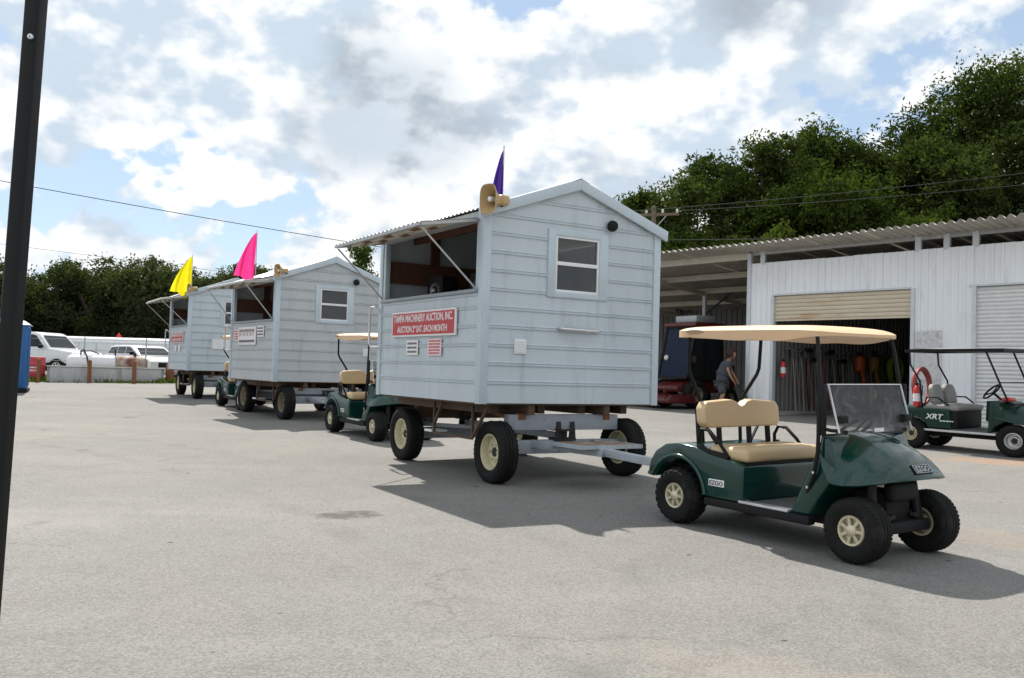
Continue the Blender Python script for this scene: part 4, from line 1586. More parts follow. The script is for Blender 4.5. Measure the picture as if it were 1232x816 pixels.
    for xx in (x0, x1):
        st.bar((xx, -1.10, 0.87 + d), (xx, -1.10, 0.46 + d), 0.028, 0.028)
    st.bar((x0, -1.10, 0.465 + d), (x1, -1.10, 0.465 + d), 0.028, 0.028)
    st.bar((x1 + 0.02, -1.10, 0.50 + d), (x1 + 0.36, -1.10, 0.86 + d), 0.03, 0.03)
    st.bar((x0 + 0.02, -1.10, 0.60 + d), (x0 + 0.22, -1.10, 0.86 + d), 0.03, 0.03)
    st.build('side_step', M['wood_weathered'], root)
    MB().box(x0 - 0.22, x0 - 0.02, -1.13, -0.9, 0.47 + d, 0.50 + d).build('step_tread', M['sash_white'], root, bevel=0.003)
    # drawbar with foot plate
    hx, hy, hz = opts['hitch']
    tg = M['tongue_paint']
    for sy in (-1, 1):
        m = MB()
        m.bar((1.27, sy * 0.46, 0.42), (2.25, hy * 0.5 + sy * 0.06, 0.39), 0.06, 0.09)
        m.build('drawbar_arm', tg, root, bevel=0.004)
    m = MB()
    m.bar((2.0, hy * 0.42, 0.395), (hx, hy, hz), 0.085, 0.085)
    m.build('drawbar', tg, root, bevel=0.006)
    m = MB().box(1.62, 2.22, -0.42, 0.42, 0.452, 0.468)
    m.build('foot_plate', M['rusty_plate'], root, bevel=0.003)
    fl = MB()
    fl.box(1.60, 2.24, -0.435, -0.42, 0.43, 0.475)
    fl.box(1.60, 2.24, 0.42, 0.435, 0.43, 0.475)
    fl.box(2.22, 2.235, -0.42, 0.42, 0.43, 0.475)
    fl.build('plate_edge', tg, root)
    m = MB()
    m.lathe([(0.03, -0.04), (0.045, 0.0), (0.03, 0.07), (0.001, 0.075)], (hx, hy, hz), (0, 0, 1), 12)
    m.build('hitch_coupler', M['dark_steel'], root)
    # equipment boxes inside on the counter are separate things (added later)
    # signs
    opts['signs'](root, d)
    return root


def sign_red_board(root, d):
    b = MB()
    b.prism([(-0.935, 1.675), (0.885, 1.675), (0.885, 2.005), (-0.935, 2.005)], 0.014, 0.040, lambda p, q, o: (p, -HY - o, q + d))
    s = b.build('sign_board', M['sign_white'], root, bevel=0.008)
    m = MB()
    m.prism([(-0.905, 1.700), (0.855, 1.700), (0.855, 1.98), (-0.905, 1.98)], 0.0395, 0.0425, lambda p, q, o: (p, -HY - o, q + d))
    m.build('sign_face', M['sign_red'], s, smooth=0)
    me = text_mesh('TAMPA MACHINERY AUCTION, INC.', 1.68, 0.115, lambda a, c, o: (-0.025 + a, -HY - 0.0425 - o, 1.905 + c + d))
    link('lettering', me, M['sign_white'], s)
    me = text_mesh('AUCTION 2\u00ba SAT. EACH MONTH', 1.42, 0.085, lambda a, c, o: (-0.035 + a, -HY - 0.0425 - o, 1.772 + c + d))
    link('lettering', me, M['sign_white'], s)


def signs_one(root, d):
    sign_red_board(root, d)
    m = MB()
    m.prism([(-0.495, 1.44), (-0.155, 1.44), (-0.155, 1.63), (-0.495, 1.63)], 0.016, 0.022, lambda p, q, o: (p, -HY - o, q + d))
    n = m.build('notice', M['sign_white'], root, smooth=0)
    m = MB()
    pseudo_lines(m, -0.46, -0.19, 1.455, 1.615, 3, 1, lambda p, q, o: (p, -HY - 0.022 - o, q + d))
    m.build('print_lines', M['ink_dark'], n, smooth=0)
    m = MB()
    m.prism([(0.135, 1.432), (0.50, 1.432), (0.50, 1.642), (0.135, 1.642)], 0.016, 0.022, lambda p, q, o: (p, -HY - o, q + d))
    n = m.build('notice', M['sign_pink'], root, smooth=0)
    m = MB()
    pseudo_lines(m, 0.165, 0.47, 1.445, 1.632, 5, 2, lambda p, q, o: (p, -HY - 0.022 - o, q + d))
    m.build('print_lines', M['ink_red'], n, smooth=0)


def signs_two(root, d):
    f = lambda p, q, o: (p, -HY - o, q + d)
    m = MB()
    m.prism([(-0.80, 1.66), (0.35, 1.66), (0.35, 2.06), (-0.80, 2.06)], 0.016, 0.034, f)
    n = m.build('sign_board', M['sign_white'], root, bevel=0.004)
    m = MB()
    rr = random.Random(4)
    s = -0.74
    while s < 0.28:
        w = rr.choice((0.05, 0.07, 0.09))
        m.prism([(s, 1.86), (s + w * 0.35, 1.86), (s + w * 0.35, 2.01), (s, 2.01)], 0.034, 0.037, f)
        m.prism([(s + w * 0.36, 1.98 - 0.06 * rr.random()), (s + w, 1.96), (s + w, 2.01), (s + w * 0.36, 2.01)], 0.034, 0.037, f)
        s += w + 0.03
    m.build('print_lines', M['ink_brown'], n, smooth=0)
    m = MB()
    pseudo_lines(m, -0.74, 0.29, 1.69, 1.80, 1, 8, lambda p, q, o: f(p, q, o + 0.034))
    m.build('print_lines', M['ink_dark'], n, smooth=0)
    m = MB()
    m.prism([(-1.14, 1.76), (-0.84, 1.76), (-0.84, 2.02), (-1.14, 2.02)], 0.016, 0.022, f)
    n = m.build('notice', M['sign_pink'], root, smooth=0)
    m = MB()
    pseudo_lines(m, -1.11, -0.87, 1.78, 2.00, 4, 9, lambda p, q, o: f(p, q, o + 0.022))
    m.build('print_lines', M['ink_red'], n, smooth=0)
    m = MB()
    m.prism([(0.40, 1.83), (0.82, 1.83), (0.82, 2.07), (0.40, 2.07)], 0.016, 0.022, f)
    n = m.build('notice', M['sign_white'], root, smooth=0)
    m = MB()
    pseudo_lines(m, 0.43, 0.78, 1.85, 2.05, 3, 10, lambda p, q, o: f(p, q, o + 0.022))
    m.build('print_lines', M['ink_dark'], n, smooth=0)


def signs_three(root, d):
    sign_red_board(root, d)
    f = lambda p, q, o: (p, -HY - o, q + d)
    for a in (-0.45, 0.15):
        MB().prism([(a, 1.44), (a + 0.32, 1.44), (a + 0.32, 1.62), (a, 1.62)], 0.016, 0.022, f).build('notice', M['sign_white'], root, smooth=0)
    MB().prism([(-0.62, 1.52), (-0.05, 1.52), (-0.05, 1.80), (-0.62, 1.80)], HX + 0.016, HX + 0.024, lambda p, q, o: (o, p, q + d)).build('notice', M['sash_white'], root, smooth=0)


def pose_from_corner(px, py, rz):
    """trailer origin from the ground position of its front right corner"""
    c, s = math.cos(rz), math.sin(rz)
    lx, ly = HX, -HY
    return px - (c * lx - s * ly), py - (s * lx + c * ly)


RZ1, RZ2, RZ3 = R(-58.6), R(-55.5), R(-60.0)
T1 = (-0.005, 12.292)
T2 = pose_from_corner(-4.909, 19.1, RZ2)
T3 = pose_from_corner(-9.093, 25.9, RZ3)
CART1 = (2.52, 8.00, R(-55.9))
CART2 = (-2.27, 16.33, R(-57.8))
CART4 = (-6.42, 22.95, R(-58.5))


def local_of(pt, t, rz):
    dx, dy = pt[0] - t[0], pt[1] - t[1]
    c, s = math.cos(rz), math.sin(rz)
    return dx * c + dy * s, -dx * s + dy * c


def tail(c):
    return c[0] - 1.34 * math.cos(c[2]), c[1] - 1.34 * math.sin(c[2])


h1 = local_of(tail(CART1), T1, RZ1)
h2 = local_of(tail(CART2), T2, RZ2)
h3 = local_of(tail(CART4), T3, RZ3)
trailer_1 = build_trailer('blue grey auction trailer with a red sign, nearest and largest of the three', T1[0], T1[1], RZ1, 'siding_blue', 0.90,
                          dict(flag=(1.20, -0.92, 3.2, 3.92, 0.62, 0.15, 'flag_purple'), flagdir=(-0.4, -1, 0), rim='rim_cream', hitch=(h1[0], h1[1], 0.36), signs=signs_one, front=True))
trailer_2 = build_trailer('grey auction trailer with a white sign and a pink flag', T2[0], T2[1], RZ2, 'siding_grey', 0.77,
                          dict(flag=(-0.15, -1.20, 3.10, 4.22, 1.10, 0.56, 'flag_pink'), flagdir=(-0.7, -1, 0), rim='rim_brown', hitch=(h2[0], h2[1], 0.36), signs=signs_two, bar=False, horn_size=0.72,
                               vent=(0.80, 1.56), awn=(-1.92, 2.93)))
trailer_3 = build_trailer('farthest blue grey auction trailer with a yellow flag', T3[0], T3[1], RZ3, 'siding_blue', 0.77,
                          dict(flag=(1.30, -1.22, 3.06, 4.18, 1.16, 0.66, 'flag_yellow'), flagdir=(-0.3, -1, 0), rim='rim_cream', hitch=(h3[0], h3[1], 0.36), signs=signs_three, bar=False, horn_size=0.72,
                               vent=(0.3, 1.7)))


# things standing inside the trailers, seen through the counter openings
def speaker_box(tr, t, rz, lx, ly, z, label, group):
    c, s = math.cos(rz), math.sin(rz)
    root = empty('speaker_box', (t[0] + c * lx - s * ly, t[1] + s * lx + c * ly, gz(*t) + z), rz + R(8))
    tag(root, label, 'speaker', group)
    m = MB()
    m.prism([(-0.20, 0), (0.20, 0), (0.17, 0.34), (-0.17, 0.34)], -0.13, 0.13, lambda p, q, a: (p, a, q))
    m.build('cabinet', M['black_plastic'], root, bevel=0.012)
    m = MB()
    m.lathe([(0.11, 0), (0.10, 0.012), (0.03, -0.02), (0.001, 0.0)], (0, -0.132, 0.14), (0, -1, 0), 18)
    m.build('cone', M['tool_steel'], root)
    m = MB()
    m.lathe([(0.028, 0), (0.022, 0.03), (0.001, 0.034)], (0.0, -0.14, 0.14), (0, -1, 0), 10)
    m.build('dust_cap', M['sash_white'], root)


speaker_box(trailer_1, T1, RZ1, -0.85, -0.62, 2.2, 'dark speaker at the left end of the near trailer counter', 'speakers inside the near trailer')
speaker_box(trailer_1, T1, RZ1, 0.05, -0.45, 2.2, 'dark speaker in the middle of the near trailer counter', 'speakers inside the near trailer')
for t, rz, lx in ((T1, RZ1, -0.4), (T2, RZ2, -0.2)):
    c, s = math.cos(rz), math.sin(rz)
    d = 0.0 if t is T1 else -0.13
    root = empty('desk', (t[0] + c * lx + s * 0.55, t[1] + s * lx - c * 0.55, gz(*t) + 0.94 + d), rz)
    tag(root, 'dark desk behind the counter opening of the %s' % ('near blue trailer' if t is T1 else 'pink flag trailer'), 'desk')
    MB().box(-0.85, 0.85, -0.25, 0.25, 1.21, 1.26).build('desk_top', M['wood_brown'], root, bevel=0.005)
    for ax_, ay_ in ((-0.8, -0.2), (0.8, -0.2), (-0.8, 0.2), (0.8, 0.2)):
        MB().box(ax_ - 0.025, ax_ + 0.025, ay_ - 0.025, ay_ + 0.025, 0.0, 1.21).build('leg', M['dark_steel'], root)
c, s = math.cos(RZ2), math.sin(RZ2)
root = empty('whiteboard', (T2[0] + c * 0.22 + s * 0.42, T2[1] + s * 0.22 - c * 0.42, gz(*T2) + 2.07), RZ2 + R(-4))
tag(root, 'white board standing in the opening of the pink flag trailer', 'whiteboard')
MB().box(-0.42, 0.42, -0.012, 0.012, 0.03, 0.78).build('panel', M['sash_white'], root, bevel=0.004)
MB().box(-0.44, 0.44, -0.03, 0.03, 0.0, 0.03).build('foot_rail', M['aluminium'], root)


# ------------------------------------------------------------------ golf carts
def rounded(mb_pts, n=0):
    return mb_pts


def arc(cx, cz, r, a0, a1, n):
    return [(cx + r * math.cos(R(a0 + (a1 - a0) * i / n)), cz + r * math.sin(R(a0 + (a1 - a0) * i / n))) for i in range(n + 1)]


def build_golf_cart():
    root = empty('golf_cart')
    G = M['cart_green']
    side = lambda p, q, a: (p, a, q)
    # rear body with wheel arches
    poly = [(-0.16, 0.29), (-0.15, 0.60), (-0.30, 0.635), (-0.55, 0.665), (-0.72, 0.715), (-0.92, 0.73), (-1.10, 0.705), (-1.23, 0.63), (-1.30, 0.53), (-1.325, 0.43), (-1.27, 0.40)]
    poly += arc(-0.93, 0.27, 0.315, 158, 14, 14) + [(-0.60, 0.29)]
    m = MB()
    m.prism(poly, -0.545, 0.545, side)
    body = m.build('rear_body', G, root, bevel=0.022, seg=3, smooth=40)
    for sy in (-1, 1):
        m = MB()
        pts = [(-1.30, 0.42)] + arc(-0.93, 0.27, 0.345, 156, 6, 16)
        m.tube([(p, sy * 0.548, q) for p, q in pts], 0.020, 8)
        m.build('fender_flare', G, body, smooth=60)
    # frame, rocker, axles
    fr = MB()
    fr.box(-1.22, 1.02, -0.30, 0.30, 0.20, 0.29)
    fr.box(-1.15, -0.70, -0.36, 0.36, 0.22, 0.52)
    fr.box(0.62, 0.94, -0.15, 0.15, 0.27, 0.50)
    fr.build('chassis', M['black_plastic'], root, bevel=0.012)
    for sy in (-1, 1):
        MB().box(-0.60, 0.52, sy * 0.50 - 0.045, sy * 0.50 + 0.045, 0.215, 0.288).build('rocker', M['black_plastic'], root, bevel=0.015)
        MB().box(-0.20, 0.32, sy * 0.508 - 0.042, sy * 0.508 + 0.042, 0.2885, 0.312).build('step_plate', M['aluminium'], root, bevel=0.006)
    MB().box(-0.15, 0.42, -0.46, 0.46, 0.285, 0.303).build('floor_mat', M['floor_mat'], root)
    for ax_ in (-0.93, 0.915):
        m = MB()
        m.tube([(ax_, -0.42, 0.25), (ax_, 0.40, 0.25)], 0.04, 10)
        m.build('axle', M['dark_steel'], root)
    for sy in (-1, 1):
        m = MB()
        m.tube([(0.915, sy * 0.30, 0.30), (0.88, sy * 0.26, 0.60)], 0.035, 10)
        m.build('shock_absorber', M['dark_steel'], root)
    # front: leg shield / cowl sides
    cow = [(0.30, 0.28), (0.36, 0.40), (0.585, 0.86), (0.60, 0.925), (0.66, 0.925), (0.78, 0.66), (0.68, 0.55), (0.58, 0.42), (0.50, 0.28)]
    m = MB()
    m.prism(cow, -0.515, 0.515, side)
    m.build('front_cowl', G, root, bevel=0.035, seg=3, smooth=50)
    MB().prism([(0.352, 0.31), (0.375, 0.31), (0.592, 0.80), (0.572, 0.80)], -0.44, 0.44, side).build('kick_panel', M['black_plastic'], root)
    MB().prism([(0.545, 0.84), (0.605, 0.82), (0.63, 0.935), (0.56, 0.935)], -0.46, 0.46, side).build('dashboard', M['black_plastic'], root, bevel=0.012)
    # hood: clam shell that overhangs the wheels
    st = [(0.575, 0.945, 0.86, 0.505), (0.64, 0.95, 0.70, 0.55), (0.75, 0.925, 0.575, 0.59), (0.87, 0.88, 0.575, 0.585), (0.98, 0.825, 0.585, 0.545), (1.06, 0.765, 0.60, 0.475), (1.12, 0.71, 0.61, 0.40), (1.155, 0.66, 0.62, 0.34), (1.16, 0.625, 0.615, 0.32)]
    m = MB()
    nu = 24

    def hood(u, v):
        t = v * (len(st) - 1)
        i = min(int(t), len(st) - 2)
        f = t - i
        x, zc, ze, w = [a + (b - a) * f for a, b in zip(st[i], st[i + 1])]
        y = (u - 0.5) * 2
        e = abs(y)
        prof = (1 - e ** 2.7)
        crease = -0.012 * math.exp(-((e - 0.52) / 0.07) ** 2) * (1 - v) ** 0.5
        return (x - 0.05 * e * e * v, y * w, ze + (zc - ze) * prof + crease)
    m.grid(hood, nu, 21)
    hd = m.build('hood', G, root, smooth=60, solid=0.02)
    # front badge on the hood slope
    p0_, p1_ = hood(0.5, 0.70), hood(0.5, 0.86)
    bn = Vector((p0_[2] - p1_[2], 0, p1_[0] - p0_[0])).normalized()
    bx = Vector((0, 1, 0))
    by = bn.cross(bx)
    bc = (Vector(p0_) + Vector(p1_)) / 2
    fb = lambda a, b, o: tuple(bc + bx * a + by * b + bn * (0.006 + o))
    m = MB()
    m.prism([(-0.11, -0.042), (0.11, -0.042), (0.11, 0.042), (-0.11, 0.042)], -0.012, 0.006, fb)
    bd = m.build('badge', M['black_plastic'], hd, bevel=0.004)
    link('lettering', text_mesh('EZGO', 0.165, 0.048, lambda a, b, o: fb(a, b, o + 0.006)), M['galvanised'], hd)
    m = MB()
    for a, b, c, e in ((-0.104, -0.098, -0.036, 0.036), (0.098, 0.104, -0.036, 0.036), (-0.098, 0.098, -0.036, -0.031), (-0.098, 0.098, 0.031, 0.036)):
        m.prism([(a, c), (b, c), (b, e), (a, e)], 0.006, 0.008, fb)
    m.build('badge_rim', M['galvanised'], hd, smooth=0)
    # name plates low on the rear body
    for sy in (-1, 1):
        f2 = lambda a, b, o, sy=sy: (-0.45 - sy * a, sy * (0.5455 + o), 0.425 + b)
        m = MB()
        m.prism([(-0.09, -0.03), (0.09, -0.03), (0.09, 0.03), (-0.09, 0.03)], 0.0, 0.004, f2)
        m.build('name_plate', M['sash_white'], body, bevel=0.0015)
        link('lettering', text_mesh('EZGO', 0.155, 0.04, lambda a, b, o: f2(a, b, o + 0.004)), M['ink_dark'], body)
    # bumper
    m = MB()
    m.box(0.92, 1.02, -0.19, 0.15, 0.44, 0.59)
    m.build('front_bumper', M['black_plastic'], root, bevel=0.035, seg=3)
    for sy in (-1, 1):
        MB().bar((0.80, sy * 0.12, 0.30), (0.90, sy * 0.36, 0.24), 0.05, 0.03).build('suspension_arm', M['dark_steel'], root)
        MB().bar((0.98, sy * 0.12, 0.33), (0.93, sy * 0.36, 0.27), 0.03, 0.03).build('tie_rod', M['dark_steel'], root)
    # seat
    m = MB()
    m.box(-0.60, -0.145, -0.50, 0.50, 0.625, 0.745)
    m.build('seat_cushion', M['vinyl_tan'], root, bevel=0.045, seg=4, smooth=60)
    MB().box(-0.62, -0.17, -0.46, 0.46, 0.60, 0.626).build('seat_base', M['black_plastic'], root)
    bk = [(-0.50, 0.93), (-0.46, 0.885), (0.46, 0.885), (0.50, 0.93), (0.50, 1.06), (0.46, 1.115), (0.14, 1.135), (0.07, 1.115), (0.02, 1.075), (-0.02, 1.075), (-0.07, 1.115), (-0.14, 1.135), (-0.46, 1.115), (-0.50, 1.06)]
    m = MB()
    m.prism(bk, -0.75, -0.635, lambda p, q, a: (a - 0.10 * (q - 0.9), p, q))
    m.build('seat_back', M['vinyl_tan'], root, bevel=0.035, seg=4, smooth=60)
    for yy in (-0.46, -0.20, 0.20, 0.46):
        m = MB()
        m.bar((-0.74, yy, 0.68), (-0.775, yy, 1.04), 0.030, 0.040)
        m.build('back_support', M['black_paint'], root)
    m = MB()
    m.bar((-0.76, 0.22, 0.72), (-0.78, 0.40, 0.95), 0.02, 0.02)
    m.bar((-0.76, -0.22, 0.72), (-0.78, -0.40, 0.95), 0.02, 0.02)
    m.build('support_brace', M['black_paint'], root)
    for sy in (-1, 1):
        m = MB()
        m.tube([(-0.70, sy * 0.50, 0.68), (-0.71, sy * 0.51, 0.80), (-0.67, sy * 0.515, 0.875), (-0.58, sy * 0.515, 0.872), (-0.45, sy * 0.515, 0.77), (-0.36, sy * 0.51, 0.665)], 0.016, 8)
        m.build('hip_rail', M['black_paint'], root)
        MB().prism([(-0.72, 0.67), (-0.36, 0.63), (-0.33, 0.66), (-0.40, 0.685), (-0.60, 0.705), (-0.68, 0.75)], sy * 0.49, sy * 0.535, side).build('hip_pad', M['black_plastic'], root, bevel=0.006)
    # roof posts
    for sy in (-1, 1):
        m = MB()
        m.tube([(0.47, sy * 0.50, 0.46), (0.565, sy * 0.545, 0.62), (0.60, sy * 0.55, 0.80), (0.60, sy * 0.535, 1.20), (0.55, sy * 0.50, 1.60), (0.52, sy * 0.48, 1.725)], 0.016, 8)
        m.build('roof_post', M['black_paint'], root)
        m = MB()
        m.box(0.575, 0.645, sy * 0.525 - 0.02, sy * 0.525 + 0.02, 0.93, 1.33)
        m.build('post_sleeve', M['black_plastic'], root, bevel=0.008)
        m = MB()
        m.tube([(-0.90, sy * 0.25, 0.70), (-0.93, sy * 0.26, 1.06), (-0.92, sy * 0.29, 1.14), (-0.89, sy * 0.45, 1.36), (-0.885, sy * 0.475, 1.42), (-0.87, sy * 0.48, 1.72)], 0.017, 8)
        m.build('roof_post', M['black_paint'], root)
        for p in ((0.50, 0.53, 0.515), (0.575, 0.557, 0.64)):
            m = MB()
            m.lathe([(0.011, 0), (0.011, 0.012), (0.001, 0.014)], (p[0], sy * (p[1] + 0.006), p[2]), (0, sy, 0), 8)
            m.build('bolt', M['chrome'], root)
    # canopy
    m = MB()
    nu, nv = 36, 22
    x0, x1, hw = -1.10, 0.66, 0.575

    def sq(u, v):
        a, b = 2 * u - 1, 2 * v - 1
        # square -> rounded rectangle
        k = 0.13
        aa = a * (1 - k * b ** 4 * abs(a) ** 3)
        bb = b * (1 - k * 1.1 * a ** 4 * abs(b) ** 3)
        return aa, bb

    def top(u, v):
        a, b = sq(u, v)
        rim = (1 - abs(2 * u - 1) ** 9) * (1 - abs(2 * v - 1) ** 7)
        z = 1.752 + 0.040 * rim + 0.014 * (1 - a * a) * (1 - b * b)
        if a > 0.55:
            z -= 0.02 * ((a - 0.55) / 0.45) ** 2
        return (x0 + (a + 1) / 2 * (x1 - x0), b * hw, z)

    def bot(u, v):
        a, b = sq(u, v)
        e = max(abs(2 * v - 1) ** 6, abs(2 * u - 1) ** 10)
        lip = 1.698 + 0.014 * max(0.0, a) - 0.004 * (1 - e)
        # side skirt dips between the posts
        s_ = math.exp(-((a - 0.50) / 0.26) ** 2) + 0.75 * math.exp(-((a + 0.05) / 0.34) ** 2)
        lip -= 0.036 * s_ * min(1, max(0.0, (abs(b) - 0.55) / 0.3))
        return (x0 + (a + 1) / 2 * (x1 - x0) * 1.0, b * hw, lip - 0.004)
    m.grid(top, nu, nv)
    m.grid(bot, nu, nv)
    n1 = (nu + 1) * (nv + 1)
    ring = [i for i in range(nu + 1)] + [(j + 1) * (nu + 1) - 1 for j in range(1, nv + 1)] + [nv * (nu + 1) + i for i in range(nu - 1, -1, -1)] + [j * (nu + 1) for j in range(nv - 1, 0, -1)]
    m.f += [(ring[i], ring[(i + 1) % len(ring)], n1 + ring[(i + 1) % len(ring)], n1 + ring[i]) for i in range(len(ring))]
    cp = m.build('canopy', M['canopy_tan'], root, smooth=50)
    for sy in (-1, 1):
        for cx_, rx_ in ((-0.72, 0.11), (0.04, 0.10)):
            m = MB()
            zc = 1.742 if cx_ < 0 else 1.703
            yb = hw * (0.998 if cx_ < 0 else 0.985)
            vs = [(cx_ + rx_ * math.cos(t * math.pi / 10), sy * (yb - (0.04 if cx_ < 0 else 0.0) * 0), zc + (0.016 if cx_ < 0 else 0.009) * math.sin(t * math.pi / 10)) for t in range(20)]
            m.prism([(p[0], p[2]) for p in vs], sy * (yb - 0.05), sy * (yb + 0.004), side)  # raised ellipse, no hollow: its darker colour paints the grip's shade
            m.build('grip_shade_patch', M['canopy_grip_shade'], cp)
    # folded windshield: two clear sheets with clips
    ws = None
    for k, (xb, xt) in enumerate(((0.735, 0.625), (0.712, 0.602))):
        m = MB()
        m.add([(xb, -0.47, 0.955), (xb, 0.47, 0.955), (xt, 0.47, 1.325), (xt, -0.47, 1.325)], [(0, 1, 2, 3)])
        o = m.build('windshield' if k == 0 else 'folded_sheet', M['clear_plastic'], root if k == 0 else ws, smooth=0, solid=0.005)
        if k == 0:
            ws = o
    m = MB()
    m.bar((0.733, -0.47, 0.948), (0.733, 0.47, 0.948), 0.02, 0.022)
    m.build('sill_strip', M['clear_plastic'], ws)
    m = MB()
    m.bar((0.622, -0.475, 1.327), (0.622, 0.475, 1.327), 0.018, 0.008)
    m.bar((0.738, -0.474, 0.955), (0.628, -0.474, 1.325), 0.006, 0.014)
    m.bar((0.738, 0.474, 0.955), (0.628, 0.474, 1.325), 0.006, 0.014)
    m.build('sheet_edge', M['sash_white'], ws)
    for sy in (-1, 1):
        m = MB()
        m.box(0.69, 0.745, sy * 0.42 - 0.05, sy * 0.42 + 0.05, 1.03, 1.085)
        m.build('clip', M['black_plastic'], ws, bevel=0.006)
        m = MB()
        m.tube([(0.60, sy * 0.53, 0.99), (0.67, sy * 0.49, 0.972), (0.74, sy * 0.38, 0.962)], 0.014, 8)
        m.build('windshield_bracket', M['black_paint'], ws)
    MB().box(0.742, 0.748, -0.04, 0.08, 0.955, 0.985).build('sticker', M['sash_white'], ws)
    # steering wheel
    sw = Vector((0.36, 0.24, 0.94))
    axw = Vector((-0.62, 0, 0.78)).normalized()
    a1 = Vector((0, 1, 0))
    b1 = axw.cross(a1)
    m = MB()
    m.tube([sw + (a1 * math.cos(t * math.pi / 12) + b1 * math.sin(t * math.pi / 12)) * 0.165 for t in range(25)], 0.014, 8, cap=False)
    for t in (0.5, math.pi - 0.5, -math.pi / 2):
        m.tube([sw - axw * 0.02, sw + (a1 * math.cos(t) + b1 * math.sin(t)) * 0.165], 0.010, 6)
    wh = m.build('steering_wheel', M['black_plastic'], root)
    m = MB()
    m.tube([sw - axw * 0.01, sw - axw * 0.36], 0.022, 8)
    m.build('steering_column', M['black_plastic'], wh)
    # tow hitch
    m = MB()
    m.bar((-1.20, 0, 0.30), (-1.36, 0, 0.33), 0.08, 0.03)
    m.lathe([(0.03, 0), (0.03, 0.06), (0.001, 0.062)], (-1.345, 0, 0.335), (0, 0, 1), 10)
    m.build('tow_hitch', M['dark_steel'], root)
    # wheels: knobby at the rear, ribbed at the front
    for sy in (-1, 1):
        wheel(root, (-0.93, sy * 0.49, 0.252), 0.243, 0.235, 0.118, 'rim_gold', sy, 'cart', 'knobby')
        wheel(root, (0.915, -0.48 if sy < 0 else 0.41, 0.246), 0.245, 0.215, 0.118, 'rim_gold', sy, 'cart')
    return root


cart = build_golf_cart()
settle(cart, CART1[0], CART1[1], CART1[2])
tag(cart, 'dark green golf cart with tan seat and canopy, nearest the camera', 'golf cart', 'golf carts towing the trailers')
cart2 = copy_tree(cart)
settle(cart2, CART2[0], CART2[1], CART2[2])
tag(cart2, 'green golf cart half hidden behind the rear of the near trailer')
cart4 = copy_tree(cart)
settle(cart4, CART4[0], CART4[1], CART4[2])
tag(cart4, 'green golf cart mostly hidden behind the wheels of the pink flag trailer')


